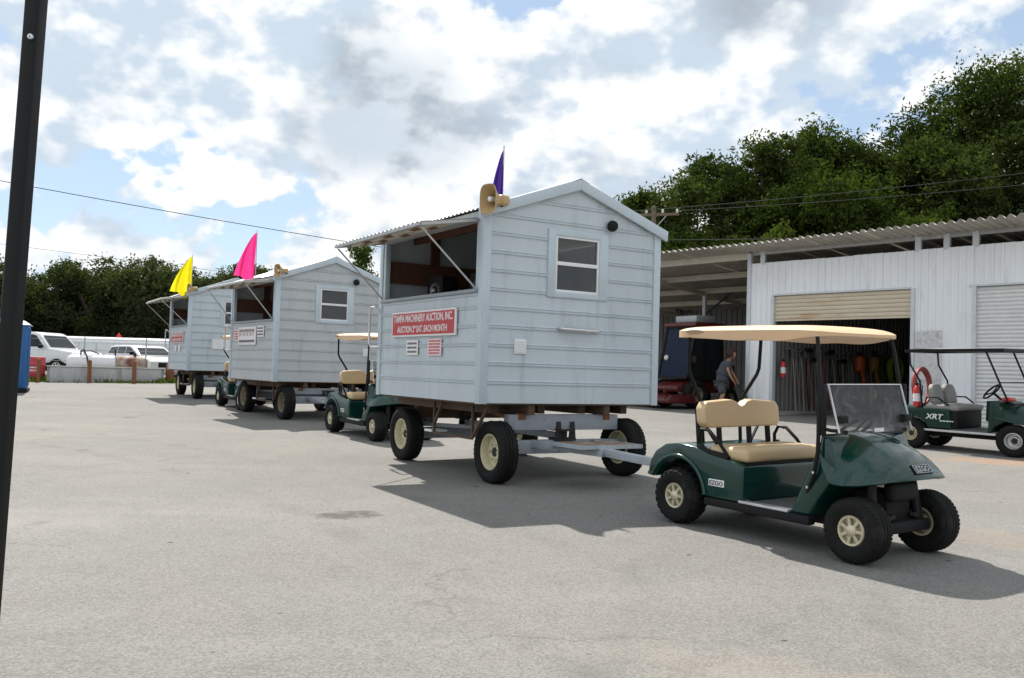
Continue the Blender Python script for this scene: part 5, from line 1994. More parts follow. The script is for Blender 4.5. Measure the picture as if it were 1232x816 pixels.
def build_utility_cart(x, y, rz):
    root = empty('utility_cart')
    settle(root, x, y, rz)
    tag(root, 'dark green utility cart with black canopy frame and grey seats by the shed', 'utility cart')
    G = M['utility_green']
    side = lambda p, q, a: (p, a, q)
    # side panels and rear box
    m = MB()
    m.prism([(-1.22, 0.42), (-1.20, 0.80), (-0.10, 0.78), (-0.06, 0.42)] + arc(-0.80, 0.30, 0.34, 22, 158, 12), -0.56, 0.56, side)
    b = m.build('rear_body', G, root, bevel=0.02)
    MB().box(-0.62, 0.70, -0.575, 0.575, 0.36, 0.40).build('side_rail', M['aluminium'], root, bevel=0.006)
    MB().box(-1.25, 1.2, -0.30, 0.30, 0.26, 0.42).build('chassis', M['black_plastic'], root, bevel=0.01)
    f2 = lambda a, c, o: (-0.36 + a, -0.5605 - o, 0.64 + c)
    link('lettering', text_mesh('XRT', 0.30, 0.10, lambda a, c, o: f2(a + 0.25 * c, c, o)), M['sash_white'], b)
    m = MB()
    pseudo_lines(m, 0.10, 0.34, -0.095, -0.055, 1, 33, f2)
    m.build('print_lines', M['sash_white'], b, smooth=0)
    MB().prism([(-0.82, 0.55), (-0.76, 0.55), (-0.74, 0.57), (-0.80, 0.57)], 0.560, 0.563, lambda p, q, a: (p, -a, q)).build('marking', M['sash_white'], b)
    # floor, seat pedestal, seats
    MB().box(-0.08, 0.72, -0.52, 0.52, 0.40, 0.425).build('floor_mat', M['floor_mat'], root)
    MB().box(-0.45, 0.05, -0.53, 0.53, 0.76, 0.88).build('seat_cushion', M['vinyl_grey'], root, bevel=0.05, seg=3, smooth=60)
    MB().box(-0.30, 0.02, -0.5, 0.5, 0.43, 0.78).build('seat_pedestal', M['black_plastic'], root, bevel=0.02)
    for yy in (-0.26, 0.26):
        m = MB()
        pr = [(-0.19, 0.88), (0.19, 0.88), (0.21, 1.06), (0.18, 1.18), (0.10, 1.25), (-0.10, 1.25), (-0.18, 1.18), (-0.21, 1.06)]
        m.prism(pr, -0.50, -0.40, lambda p, q, a: (a - 0.18 * (q - 0.9), yy + p, q))
        m.build('seat_back', M['vinyl_grey'], root, bevel=0.03, seg=3, smooth=60)
    for sy in (-1, 1):
        m = MB()
        m.tube([(-0.55, sy * 0.54, 0.86), (-0.50, sy * 0.56, 1.00), (-0.30, sy * 0.56, 1.00), (-0.12, sy * 0.54, 0.86)], 0.016, 8)
        m.build('hip_rail', M['black_paint'], root)
    # front body
    st = [(0.58, 1.00, 0.72, 0.53), (0.72, 0.99, 0.66, 0.56), (0.95, 0.93, 0.62, 0.58), (1.18, 0.85, 0.60, 0.57), (1.38, 0.74, 0.58, 0.52), (1.48, 0.62, 0.56, 0.44)]
    m = MB()

    def hood(u, v):
        t = v * (len(st) - 1)
        i = min(int(t), len(st) - 2)
        f = t - i
        xx, zc, ze, w = [p + (q - p) * f for p, q in zip(st[i], st[i + 1])]
        yy = (u - 0.5) * 2
        return (xx, yy * w, ze + (zc - ze) * (1 - abs(yy) ** 4))
    m.grid(hood, 20, 15)
    hd = m.build('hood', G, root, smooth=60, solid=0.02)
    MB().prism([(0.55, 0.40), (0.58, 0.98), (0.70, 0.97), (0.86, 0.64), (0.66, 0.52), (0.60, 0.40)], -0.54, 0.54, side).build('front_cowl', G, root, bevel=0.015)
    MB().prism([(0.50, 0.62), (0.56, 0.60), (0.585, 0.97), (0.51, 0.99)], -0.5, 0.5, side).build('dashboard', M['black_plastic'], root, bevel=0.015)
    MB().box(1.28, 1.5, -0.42, 0.42, 0.34, 0.60).build('front_bumper', M['black_plastic'], root, bevel=0.03)
    for sy in (-1, 1):
        m = MB()
        m.lathe([(0.06, 0), (0.07, 0.02), (0.05, 0.045), (0.001, 0.05)], (1.40, sy * 0.40, 0.70), (1, sy * 0.6, 0.1), 14)
        m.build('headlight', M['lamp_glass'], hd)
    MB().box(0.70, 0.86, -0.36, -0.14, 0.985, 1.06).build('red_cloth', M['red_paint'], root, bevel=0.03, seg=3)
    # canopy frame
    m = MB()
    m.grid(lambda u, v: (-0.88 + 1.66 * u, (v - 0.5) * 1.16, 1.93 + 0.03 * math.sin(u * math.pi) * math.sin(v * math.pi)), 10, 6)
    m.grid(lambda u, v: (-0.88 + 1.66 * u, (v - 0.5) * 1.16, 1.885), 1, 1)
    cp = m.build('canopy', M['vinyl_grey'], root, smooth=50)
    m = MB()
    c4 = [(-0.90, -0.59, 1.885), (0.80, -0.59, 1.925), (0.80, 0.59, 1.925), (-0.90, 0.59, 1.885)]
    for i in range(4):
        m.bar(c4[i], c4[(i + 1) % 4], 0.035, 0.06)
    m.build('canopy_frame', M['black_paint'], cp)
    for sy in (-1, 1):
        m = MB()
        m.tube([(0.52, sy * 0.57, 1.90), (0.80, sy * 0.56, 1.20), (0.88, sy * 0.54, 1.00), (0.96, sy * 0.50, 0.945)], 0.018, 8)
        m.build('roof_post', M['black_paint'], root)
        m = MB()
        m.tube([(-0.84, sy * 0.55, 1.88), (-0.82, sy * 0.55, 1.62), (-0.64, sy * 0.54, 1.30), (-0.60, sy * 0.53, 0.78)], 0.018, 8)
        m.build('roof_post', M['black_paint'], root)
    m = MB()
    m.tube([(0.955, -0.5, 0.95), (0.955, 0.5, 0.95)], 0.016, 8)
    m.tube([(0.745, -0.56, 1.33), (0.745, 0.56, 1.33)], 0.010, 8)
    m.build('windshield_rail', M['black_paint'], root)
    # steering wheel
    sw = Vector((0.30, 0.22, 1.14))
    axw = Vector((-0.75, 0, 0.66)).normalized()
    a1 = Vector((0, 1, 0))
    b1 = axw.cross(a1)
    m = MB()
    m.tube([sw + (a1 * math.cos(t * math.pi / 12) + b1 * math.sin(t * math.pi / 12)) * 0.175 for t in range(25)], 0.017, 8, cap=False)
    for t in (0.5, math.pi - 0.5, -math.pi / 2):
        m.tube([sw - axw * 0.03, sw + (a1 * math.cos(t) + b1 * math.sin(t)) * 0.175], 0.014, 6)
    wh = m.build('steering_wheel', M['black_plastic'], root)
    m = MB()
    m.tube([sw - axw * 0.02, sw - axw * 0.42], 0.024, 8)
    m.build('steering_column', M['black_plastic'], wh)
    for sy in (-1, 1):
        wheel(root, (-0.80, sy * 0.48, 0.29), 0.29, 0.25, 0.14, 'rim_gold', sy, 'steel', 'knobby')
        wheel(root, (0.98, sy * 0.48, 0.29), 0.29, 0.22, 0.15, 'aluminium', sy, 'steel')
    return root


UX, UY, URZ = 8.02, 16.16, R(-50)
build_utility_cart(UX, UY, URZ).scale = (0.97, 0.97, 0.91)


def ucp(lx, ly, z):
    c, s = math.cos(URZ), math.sin(URZ)
    xx, yy = UX + c * lx - s * ly, UY + s * lx + c * ly
    return Vector((xx, yy, gz(xx, yy) + z))


extinguisher(ucp(-0.70, -0.46, 0.73), URZ, 'red fire extinguisher standing on the rear of the utility cart', 0.78)
coil('hose_coil', 'faded red hose coil hung behind the seats of the utility cart', 'hose', ucp(-0.82, -0.12, 1.08), Vector((math.cos(URZ), math.sin(URZ), 0)), 0.34, 0.026, 3, 'hose_red')


# ------------------------------------------------------------------ cab mower in the open bay
def build_mower(x, y, rz):
    root = empty('cab_mower', (x, y, gz(x, y)), rz)
    tag(root, 'dark red cab mower with tinted glass standing at the open shed bay', 'mower')
    RD = M['red_machine']
    side = lambda p, q, a: (p, a, q)
    MB().prism([(-1.15, 0.45), (-1.15, 1.15), (-0.55, 1.25), (-0.35, 0.75), (0.55, 0.72), (0.95, 0.55), (0.95, 0.42), (-0.2, 0.38)], -0.45, 0.45, side).build('body', RD, root, bevel=0.02)
    # cab frame posts
    fr = MB()
    pr = [(-0.55, 1.2), (-0.50, 2.12), (0.42, 2.12), (0.72, 0.78), (-0.35, 0.76)]
    for sy in (-1, 1):
        for i in range(len(pr)):
            a, b = pr[i], pr[(i + 1) % len(pr)]
            fr.bar((a[0], sy * 0.57, a[1]), (b[0], sy * 0.57, b[1]), 0.06, 0.06, (0, 1, 0))
        fr.bar((0.12, sy * 0.57, 0.78), (0.10, sy * 0.57, 2.1), 0.05, 0.05, (0, 1, 0))
    for p in (pr[0], pr[1], pr[2], pr[3]):
        fr.bar((p[0], -0.57, p[1]), (p[0], 0.57, p[1]), 0.06, 0.06)
    cab = fr.build('cab_frame', M['black_paint'], root)
    m = MB()
    m.add([(0.715, -0.54, 0.80), (0.715, 0.54, 0.80), (0.43, 0.54, 2.08), (0.43, -0.54, 2.08)], [(0, 1, 2, 3)])
    m.build('windscreen', M['cab_glass'], cab, smooth=0, solid=0.006)
    for sy in (-1, 1):
        m = MB()
        m.add([(0.66, sy * 0.565, 0.80), (0.41, sy * 0.565, 2.08), (0.13, sy * 0.565, 2.08), (0.15, sy * 0.565, 0.80)], [(0, 1, 2, 3)])
        m.build('side_glass', M['vehicle_glass'], cab, smooth=0, solid=0.006)
        m = MB()
        m.add([(0.09, sy * 0.565, 0.80), (0.08, sy * 0.565, 2.08), (-0.47, sy * 0.565, 2.08), (-0.50, sy * 0.565, 1.2), (-0.33, sy * 0.565, 0.80)], [(0, 1, 2, 3, 4)])
        m.build('door_glass', M['vehicle_glass'], cab, smooth=0, solid=0.006)
        m = MB()
        m.bar((0.60, sy * 0.60, 1.20), (0.66, sy * 0.80, 1.28), 0.02, 0.02)
        m.box(0.64, 0.70, sy * 0.80 - 0.07, sy * 0.80 + 0.07, 1.18, 1.34)
        m.build('mirror', M['black_plastic'], cab, bevel=0.006)
    MB().box(-0.62, 0.52, -0.64, 0.64, 2.13, 2.24).build('cab_roof', RD, root, bevel=0.03, seg=3)
    MB().box(-0.45, 0.30, -0.42, 0.42, 2.24, 2.44).build('air_conditioner', M['galvanised'], root, bevel=0.04, seg=3)
    m = MB()
    m.lathe([(0.07, 0), (0.075, 0.03), (0.05, 0.06), (0.001, 0.07)], (0.62, -0.36, 1.30), (1, 0, 0.1), 14)
    m.build('work_light', M['lamp_glass'], cab)
    MB().box(-0.25, 0.25, -0.24, 0.24, 0.76, 0.92).build('seat', M['black_plastic'], root, bevel=0.04)
    MB().box(-0.33, -0.22, -0.24, 0.24, 0.90, 1.5).build('seat_back', M['black_plastic'], root, bevel=0.03)
    m = MB()
    m.tube([(0.42, 0.12 * math.cos(t) + 0.0, 1.18 + 0.14 * math.sin(t)) for t in [i * math.pi / 8 for i in range(17)]], 0.014, 7, cap=False)
    m.tube([(0.42, 0, 1.18), (0.58, 0, 0.85)], 0.02, 7)
    m.build('steering_wheel', M['black_plastic'], root)
    # mowing deck with casters
    MB().prism([(0.62, 0.16), (0.70, 0.34), (1.45, 0.34), (1.62, 0.22), (1.62, 0.12), (0.62, 0.12)], -0.85, 0.85, side).build('mowing_deck', RD, root, bevel=0.03, seg=2)
    for sy in (-1, 1):
        m = MB()
        m.bar((0.60, sy * 0.34, 0.45), (1.35, sy * 0.40, 0.42), 0.07, 0.06)
        m.build('lift_arm', RD, root)
        m = MB()
        m.bar((1.45, sy * 0.66, 0.36), (1.92, sy * 0.66, 0.36), 0.06, 0.05)
        m.build('caster_arm', RD, root)
        wheel(root, (1.92, sy * 0.66, 0.13), 0.13, 0.11, 0.06, 'rim_brown', sy, 'steel')
        wheel(root, (0.45, sy * 0.60, 0.36), 0.36, 0.30, 0.19, 'rim_brown', sy, 'steel', 'knobby')
        wheel(root, (-0.85, sy * 0.52, 0.27), 0.27, 0.22, 0.14, 'rim_brown', sy, 'steel')
    return root


mp_ = shp(-2.55, 0.75, 0)
build_mower(mp_.x, mp_.y, SRZ - R(90) - R(8)).scale = (1.1, 1.1, 1.13)


# ------------------------------------------------------------------ person
def skin_mesh(name, nodes, edges, root_i=0, sub=2):
    me = bpy.data.meshes.new(name)
    me.from_pydata([n[:3] for n in nodes], edges, [])
    ob = bpy.data.objects.new(name, me)
    COL.objects.link(ob)
    sk = ob.modifiers.new('skin', 'SKIN')
    sk.use_smooth_shade = True
    ss = ob.modifiers.new('sub', 'SUBSURF')
    ss.levels = sub
    ss.render_levels = sub
    lay = me.skin_vertices[0].data
    for i, n in enumerate(nodes):
        r = n[3]
        lay[i].radius = (r, r) if not isinstance(r, tuple) else r
        lay[i].use_root = (i == root_i)
    dg = bpy.context.evaluated_depsgraph_get()
    out = bpy.data.meshes.new_from_object(ob.evaluated_get(dg))
    bpy.data.objects.remove(ob)
    out.polygons.foreach_set('use_smooth', [True] * len(out.polygons))
    return out


def join_meshes(name, meshes):
    bm = bmesh.new()
    for me in meshes:
        bm.from_mesh(me)
    out = bpy.data.meshes.new(name)
    bm.to_mesh(out)
    bm.free()
    out.polygons.foreach_set('use_smooth', [True] * len(out.polygons))
    return out


def build_person(x, y, rz):
    """stands, leans a little forward (+x), both hands reach forward and down"""
    root = empty('person', (x, y, gz(x, y)), rz)
    tag(root, 'person in a dark grey T-shirt with curly brown hair bending forward beside the shed', 'person')
    s = 0.98
    # name: (x, y, z, r)
    N_ = [(-0.06, 0, 0.92, (0.18, 0.15)), (-0.02, 0, 1.08, (0.18, 0.14)), (0.05, 0, 1.26, (0.20, 0.15)), (0.10, 0, 1.38, (0.16, 0.12)), (0.135, 0, 1.46, 0.052), (0.165, 0, 1.53, 0.050),
          # left / right leg
          (-0.07, 0.10, 0.84, 0.098), (-0.03, 0.12, 0.50, 0.062), (-0.06, 0.12, 0.47, 0.060), (-0.10, 0.13, 0.28, 0.055), (-0.12, 0.13, 0.10, 0.038), (-0.11, 0.13, 0.05, 0.040), (0.07, 0.14, 0.035, 0.036),
          (-0.07, -0.10, 0.84, 0.098), (0.02, -0.12, 0.50, 0.062), (0.0, -0.12, 0.47, 0.060), (-0.05, -0.13, 0.28, 0.055), (-0.08, -0.13, 0.10, 0.038), (-0.07, -0.13, 0.05, 0.040), (0.11, -0.14, 0.035, 0.036),
          # arms
          (0.10, 0.165, 1.36, 0.056), (0.155, 0.205, 1.20, 0.044), (0.20, 0.21, 1.10, 0.038), (0.285, 0.17, 0.97, 0.033), (0.335, 0.14, 0.89, 0.024), (0.37, 0.12, 0.835, (0.018, 0.036)),
          (0.10, -0.165, 1.36, 0.056), (0.14, -0.21, 1.19, 0.044), (0.175, -0.215, 1.09, 0.038), (0.245, -0.18, 0.95, 0.033), (0.295, -0.15, 0.87, 0.024), (0.33, -0.13, 0.815, (0.018, 0.036))]
    E_ = [(0, 1), (1, 2), (2, 3), (3, 4), (4, 5), (0, 6), (6, 7), (7, 8), (8, 9), (9, 10), (10, 11), (11, 12), (0, 13), (13, 14), (14, 15), (15, 16), (16, 17), (17, 18), (18, 19),
          (3, 20), (20, 21), (21, 22), (22, 23), (23, 24), (24, 25), (3, 26), (26, 27), (27, 28), (28, 29), (29, 30), (30, 31)]
    parts = [skin_mesh('body', N_, E_)]
    # fingers and thumbs, half curled round the handle they push
    for hx, hy, hz, sg in ((0.37, 0.12, 0.835, 1), (0.33, -0.13, 0.815, -1)):
        for k, ln in enumerate((0.92, 1.0, 0.95, 0.78)):
            oy = (k - 1.5) * 0.019
            f = [(hx - 0.004, hy + oy, hz + 0.004, 0.0095), (hx + 0.028 * ln, hy + oy * 1.1, hz - 0.026 * ln, 0.0088), (hx + 0.034 * ln, hy + oy * 1.1, hz - 0.058 * ln, 0.0082), (hx + 0.016 * ln, hy + oy, hz - 0.078 * ln, 0.0070)]
            parts.append(skin_mesh('finger', f, [(0, 1), (1, 2), (2, 3)], 0, 1))
        f = [(hx - 0.03, hy - sg * 0.022, hz + 0.03, 0.011), (hx - 0.012, hy - sg * 0.044, hz - 0.008, 0.010), (hx + 0.006, hy - sg * 0.046, hz - 0.040, 0.0085)]
        parts.append(skin_mesh('thumb', f, [(0, 1), (1, 2)], 0, 1))
    # head with face
    hc = Vector((0.205, 0, 1.615))
    m = MB()

    def head(u, v):
        th, ph = u * 2 * math.pi, (v - 0.5) * math.pi
        cx, cy, cz = math.cos(ph) * math.cos(th), math.cos(ph) * math.sin(th), math.sin(ph)
        px, py, pz = cx * 0.100, cy * 0.080, cz * 0.120
        if pz < 0:
            py *= 1 - 0.28 * (-pz / 0.113)
            px = px * (1 - 0.12 * (-pz / 0.113)) + 0.012 * (-pz / 0.113)
        if cx > 0.6:
            nose = math.exp(-((cy) / 0.16) ** 2 - ((pz + 0.018) / 0.022) ** 2)
            px += 0.022 * nose
            px -= 0.008 * math.exp(-((abs(cy) - 0.38) / 0.15) ** 2 - ((pz - 0.008) / 0.014) ** 2)
            px += 0.006 * math.exp(-(cy / 0.25) ** 2 - ((pz + 0.056) / 0.010) ** 2)
            px += 0.007 * math.exp(-(cy / 0.3) ** 2 - ((pz + 0.098) / 0.014) ** 2)
        return hc + Vector((px, py, pz))
    m.grid(head, 40, 28)
    for sy in (-1, 1):
        m.lathe([(0.001, -0.006), (0.018, -0.004), (0.026, 0.004), (0.020, 0.008), (0.010, 0.003), (0.001, 0.002)], hc + Vector((-0.005, sy * 0.073, -0.012)), (0.25, sy, 0), 12)
    parts.append(m.mesh('head', smooth=80))
    body = link('body', join_meshes('body', parts), M['skin'], root)
    for sy in (-1, 1):
        m = MB()
        m.lathe([(0.001, -0.004), (0.009, 0), (0.006, 0.004), (0.001, 0.005)], hc + Vector((0.078, sy * 0.028, 0.008)), (1, sy * 0.35, 0), 10)
        m.build('eye', M['eye_dark'], body)
    m = MB()
    m.tube([hc + Vector((0.080, -0.020, -0.056)), hc + Vector((0.090, 0, -0.057)), hc + Vector((0.080, 0.020, -0.056))], 0.0035, 6)
    m.build('lips', M['hose_red'], body)
    # shirt: torso and sleeves, a little larger than the body
    g = 0.03

    def grow(i, k=g):
        a = N_[i]
        r = a[3]
        r = (r[0] + k, r[1] + k) if isinstance(r, tuple) else r + k
        return (a[0], a[1], a[2], r)
    SN = [grow(0, 0.022), grow(1), grow(2, 0.04), grow(3, 0.05), (0.115, 0, 1.42, 0.10), grow(20, 0.038), (0.140, 0.205, 1.215, 0.080), grow(26, 0.038), (0.130, -0.21, 1.205, 0.080)]
    SN[0] = (-0.055, 0, 0.92, (0.205, 0.175))
    SN.append((-0.06, 0, 0.82, (0.175, 0.155)))
    link('shirt', skin_mesh('shirt', SN, [(0, 1), (1, 2), (2, 3), (3, 4), (3, 5), (5, 6), (3, 7), (7, 8), (0, 9)]), M['shirt_grey'], root)
    PN = [(-0.06, 0, 0.90, (0.19, 0.16)), (-0.065, 0.10, 0.80, 0.135), (-0.045, 0.125, 0.50, 0.115), (-0.065, -0.10, 0.80, 0.135), (0.005, -0.125, 0.50, 0.115)]
    link('shorts', skin_mesh('shorts', PN, [(0, 1), (1, 2), (0, 3), (3, 4)]), M['shorts_grey'], root)
    for sy, xo in ((1, 0.0), (-1, 0.04)):
        m = MB()
        cx = -0.015 + xo
        m.grid(lambda u, v: (cx - 0.10 + 0.25 * u + 0.0 * v, sy * 0.135 + 0.047 * math.sin(u * math.pi) ** 0.4 * math.cos(v * math.pi), max(0.0, (0.075 - 0.035 * u) * math.sin(v * math.pi) ** 0.6)), 14, 10)
        m.build('shoe', M['shoe_dark'], root, smooth=70, solid=0.004)
    # curly hair: many small curls over the skull
    rr = random.Random(8)
    m = MB()
    k = 0
    while k < 420:
        th, ph = rr.uniform(0, 2 * math.pi), rr.uniform(-0.5, 1.45)
        dx_, dy_, dz_ = math.cos(ph) * math.cos(th), math.cos(ph) * math.sin(th), math.sin(ph)
        if dx_ > 0.45 and dz_ < 0.55:
            continue
        k += 1
        c = hc + Vector((dx_ * 0.134 - 0.016, dy_ * 0.122, dz_ * 0.152 + 0.010))
        n = Vector((dx_, dy_, dz_))
        t1 = n.orthogonal().normalized()
        t2 = n.cross(t1)
        a0 = rr.uniform(0, 6.28)
        pts = [c + (t1 * math.cos(a0 + q * 1.3) + t2 * math.sin(a0 + q * 1.3)) * 0.020 + n * (0.005 * q) + Vector((0, 0, -0.004 * q)) for q in range(5)]
        m.tube(pts, [0.012, 0.013, 0.012, 0.010, 0.005], 5)
    m.build('hair', M['hair_brown'], root, smooth=60)
    return root


pp = shp(-0.42, -0.50, 0)
build_person(pp.x, pp.y, R(-22))

# the two-wheeled handcart the person bends over
hcx = pp.x + 0.62 * math.cos(R(-22))
hcy = pp.y + 0.62 * math.sin(R(-22))
root = empty('handcart', (hcx, hcy, gz(hcx, hcy)), R(-22))
tag(root, 'small dark two wheeled handcart pushed by the person at the shed', 'handcart')
m = MB()
for sy in (-0.15, 0.15):
    m.tube([(-0.27, sy, 0.80), (-0.05, sy, 0.55), (0.10, sy, 0.16), (0.34, sy, 0.14)], 0.016, 8)
m.tube([(-0.27, -0.15, 0.80), (-0.27, 0.15, 0.80)], 0.016, 8)
m.tube([(-0.02, -0.15, 0.46), (-0.02, 0.15, 0.46)], 0.014, 8)
m.build('frame', M['dark_steel'], root)
MB().box(0.10, 0.36, -0.19, 0.19, 0.14, 0.16).build('load_plate', M['dark_steel'], root)
for sy in (-1, 1):
    wheel(root, (0.10, sy * 0.22, 0.12), 0.12, 0.05, 0.06, 'rim_brown', sy, 'steel')


# ------------------------------------------------------------------ far left: parked vehicles, tank, fence
def car_wheel(parent, x, y, r, sy):
    return wheel(parent, (x, y, r), r, 0.22, r * 0.62, 'aluminium', sy, 'cart')


def build_vehicle(name, label, cat, x, y, rz, body, cabin, half, windows, wheels, wr, z0):
    """body / cabin: side outlines (x, z); windows: list of side outlines"""
    root = empty(name, (x, y, gz(x, y)), rz)
    tag(root, label, cat)
    side = lambda p, q, a: (p, a, q)
    MB().prism(body, -half, half, side).build('body', M['vehicle_white'], root, bevel=0.07, seg=3, smooth=50)
    k = 0.13

    def cab(p, q, a):
        zlo = min(c[1] for c in cabin)
        zhi = max(c[1] for c in cabin)
        return (p, a * (1 - k * (q - zlo) / (zhi - zlo)), q)
    c = MB().prism(cabin, -half + 0.02, half - 0.02, cab).build('cabin', M['vehicle_white'], root, bevel=0.05, seg=3, smooth=50)
    for w in windows:
        for sy in (-1, 1):
            m = MB()
            m.prism(w, 0.0, 0.012, lambda p, q, a: (p, sy * (cab(p, q, half - 0.02)[1] + a), q))
            m.build('window', M['vehicle_glass'], c, smooth=0)
    # windscreen between the cabin's two front corners
    f = sorted(cabin, key=lambda t: -t[0])
    lo = max(cabin, key=lambda t: t[0] - t[1] * 0.3)
    hi = max([t for t in cabin if t[1] > max(q for _, q in cabin) - 0.12], key=lambda t: t[0])
    m = MB()
    dx, dz = hi[0] - lo[0], hi[1] - lo[1]
    pts = []
    for t, wd in ((0.12, 0.86), (0.88, 0.82)):
        px, pz = lo[0] + dx * t + 0.012, lo[1] + dz * t + 0.008
        hw = cab(px, pz, half - 0.02)[1] * wd
        pts.append(((px, -hw, pz), (px, hw, pz)))
    m.add([pts[0][0], pts[0][1], pts[1][1], pts[1][0]], [(0, 1, 2, 3)])
    m.build('windscreen', M['vehicle_glass'], c, smooth=0, solid=0.008)
    xf = max(p for p, _ in body)
    zf_ = [q for p, q in body if p > xf - 0.1]
    zm = (min(zf_) + max(zf_)) / 2
    for sy in (-1, 1):
        MB().box(xf - 0.06, xf + 0.012, sy * half * 0.78 - 0.14, sy * half * 0.78 + 0.14, zm + 0.02, zm + 0.17).build('headlight', M['lamp_glass'], root, bevel=0.02)
        m = MB()
        m.box(lo[0] - 0.45, lo[0] - 0.33, sy * (half + 0.02), sy * (half + 0.20), lo[1] + 0.02, lo[1] + 0.20)
        m.build('mirror', M['black_plastic'], root, bevel=0.03)
    MB().box(xf - 0.03, xf + 0.02, -half * 0.55, half * 0.55, zm - 0.08, zm + 0.15).build('grille', M['black_plastic'], root, bevel=0.01)
    MB().box(xf - 0.08, xf + 0.05, -half * 0.95, half * 0.95, zm - 0.36, zm - 0.16).build('front_bumper', M['galvanised'], root, bevel=0.03)
    for wx in wheels:
        for sy in (-1, 1):
            m = MB()
            m.lathe([(0.001, 0), (wr + 0.06, 0), (wr + 0.06, 0.01)], (wx, sy * (half - 0.002), wr), (0, sy, 0), 24)
            m.build('wheel_arch', M['black_plastic'], root)
            car_wheel(root, wx, sy * (half - 0.06), wr, sy)
    return root


build_vehicle('pickup_truck', 'white crew cab pickup behind the concrete tank wall', 'pickup', -21.7, 42.3, R(-14),
              [(-2.8, 0.55), (-2.8, 1.18), (0.95, 1.22), (1.55, 1.20), (2.65, 1.08), (2.78, 0.95), (2.78, 0.55)],
              [(-0.85, 1.15), (-0.72, 1.85), (-0.5, 1.93), (0.55, 1.93), (0.78, 1.86), (1.45, 1.18)], 0.98,
              [[(-0.70, 1.27), (-0.62, 1.78), (-0.12, 1.81), (-0.12, 1.27)], [(-0.02, 1.27), (-0.02, 1.81), (0.50, 1.81), (0.66, 1.76), (1.12, 1.27)]], (-1.75, 1.85), 0.38, 0.55)
build_vehicle('white_car', 'white estate car parked between the tank and the box trailer', 'car', -16.9, 42.6, R(-42),
              [(-2.3, 0.40), (-2.3, 1.0), (-2.1, 1.02), (0.7, 1.00), (2.05, 0.85), (2.25, 0.70), (2.25, 0.40)],
              [(-2.15, 0.98), (-1.85, 1.38), (-1.5, 1.44), (0.05, 1.44), (0.35, 1.38), (1.15, 0.97)], 0.90,
              [[(-1.9, 1.06), (-1.7, 1.33), (-1.05, 1.36), (-1.05, 1.06)], [(-0.97, 1.06), (-0.97, 1.36), (-0.25, 1.36), (-0.25, 1.06)], [(-0.17, 1.06), (-0.17, 1.36), (0.05, 1.36), (0.28, 1.31), (0.80, 1.06)]], (-1.4, 1.42), 0.33, 0.4)


def build_box_trailer():
    x, y, rz = -20.0, 47.6, R(-3)
    root = empty('box_trailer', (x, y, gz(x, y)), rz)
    tag(root, 'long white box trailer with rounded roof edges behind the parked car', 'trailer')
    m = MB()
    m.prism([(-1.1, 0.5), (1.1, 0.5), (1.1, 1.55), (1.02, 1.72), (0.85, 1.80), (-0.85, 1.80), (-1.02, 1.72), (-1.1, 1.55)], -2.95, 2.95, lambda p, q, a: (a, p, q))
    m.build('body', M['trailer_white'], root, bevel=0.03, smooth=50)
    m = MB()
    m.prism([(-1.11, 1.54), (-1.03, 1.73), (-0.86, 1.815), (0.86, 1.815), (1.03, 1.73), (1.11, 1.54), (1.13, 1.55), (1.05, 1.745), (0.87, 1.83), (-0.87, 1.83), (-1.05, 1.745), (-1.13, 1.55)], -2.97, 2.97, lambda p, q, a: (a, p, q))
    m.build('roof_cap', M['vehicle_white'], root, smooth=40)
    for i in range(7):
        MB().box(-2.7 + i * 0.9 - 0.012, -2.7 + i * 0.9 + 0.012, -1.112, -1.098, 0.55, 1.52).build('panel_seam', M['galvanised'], root)
    for xx in (-0.45, 0.45):
        for sy in (-1, 1):
            wheel(root, (xx, sy * 0.98, 0.34), 0.34, 0.2, 0.19, 'rim_cream', sy, 'steel')
    m = MB()
    m.bar((2.9, 0, 0.5), (4.0, 0, 0.48), 0.1, 0.1)
    m.tube([(3.8, 0, 0.5), (3.8, 0, 0.0)], 0.03, 8)
    m.build('drawbar', M['dark_steel'], root)


build_box_trailer()


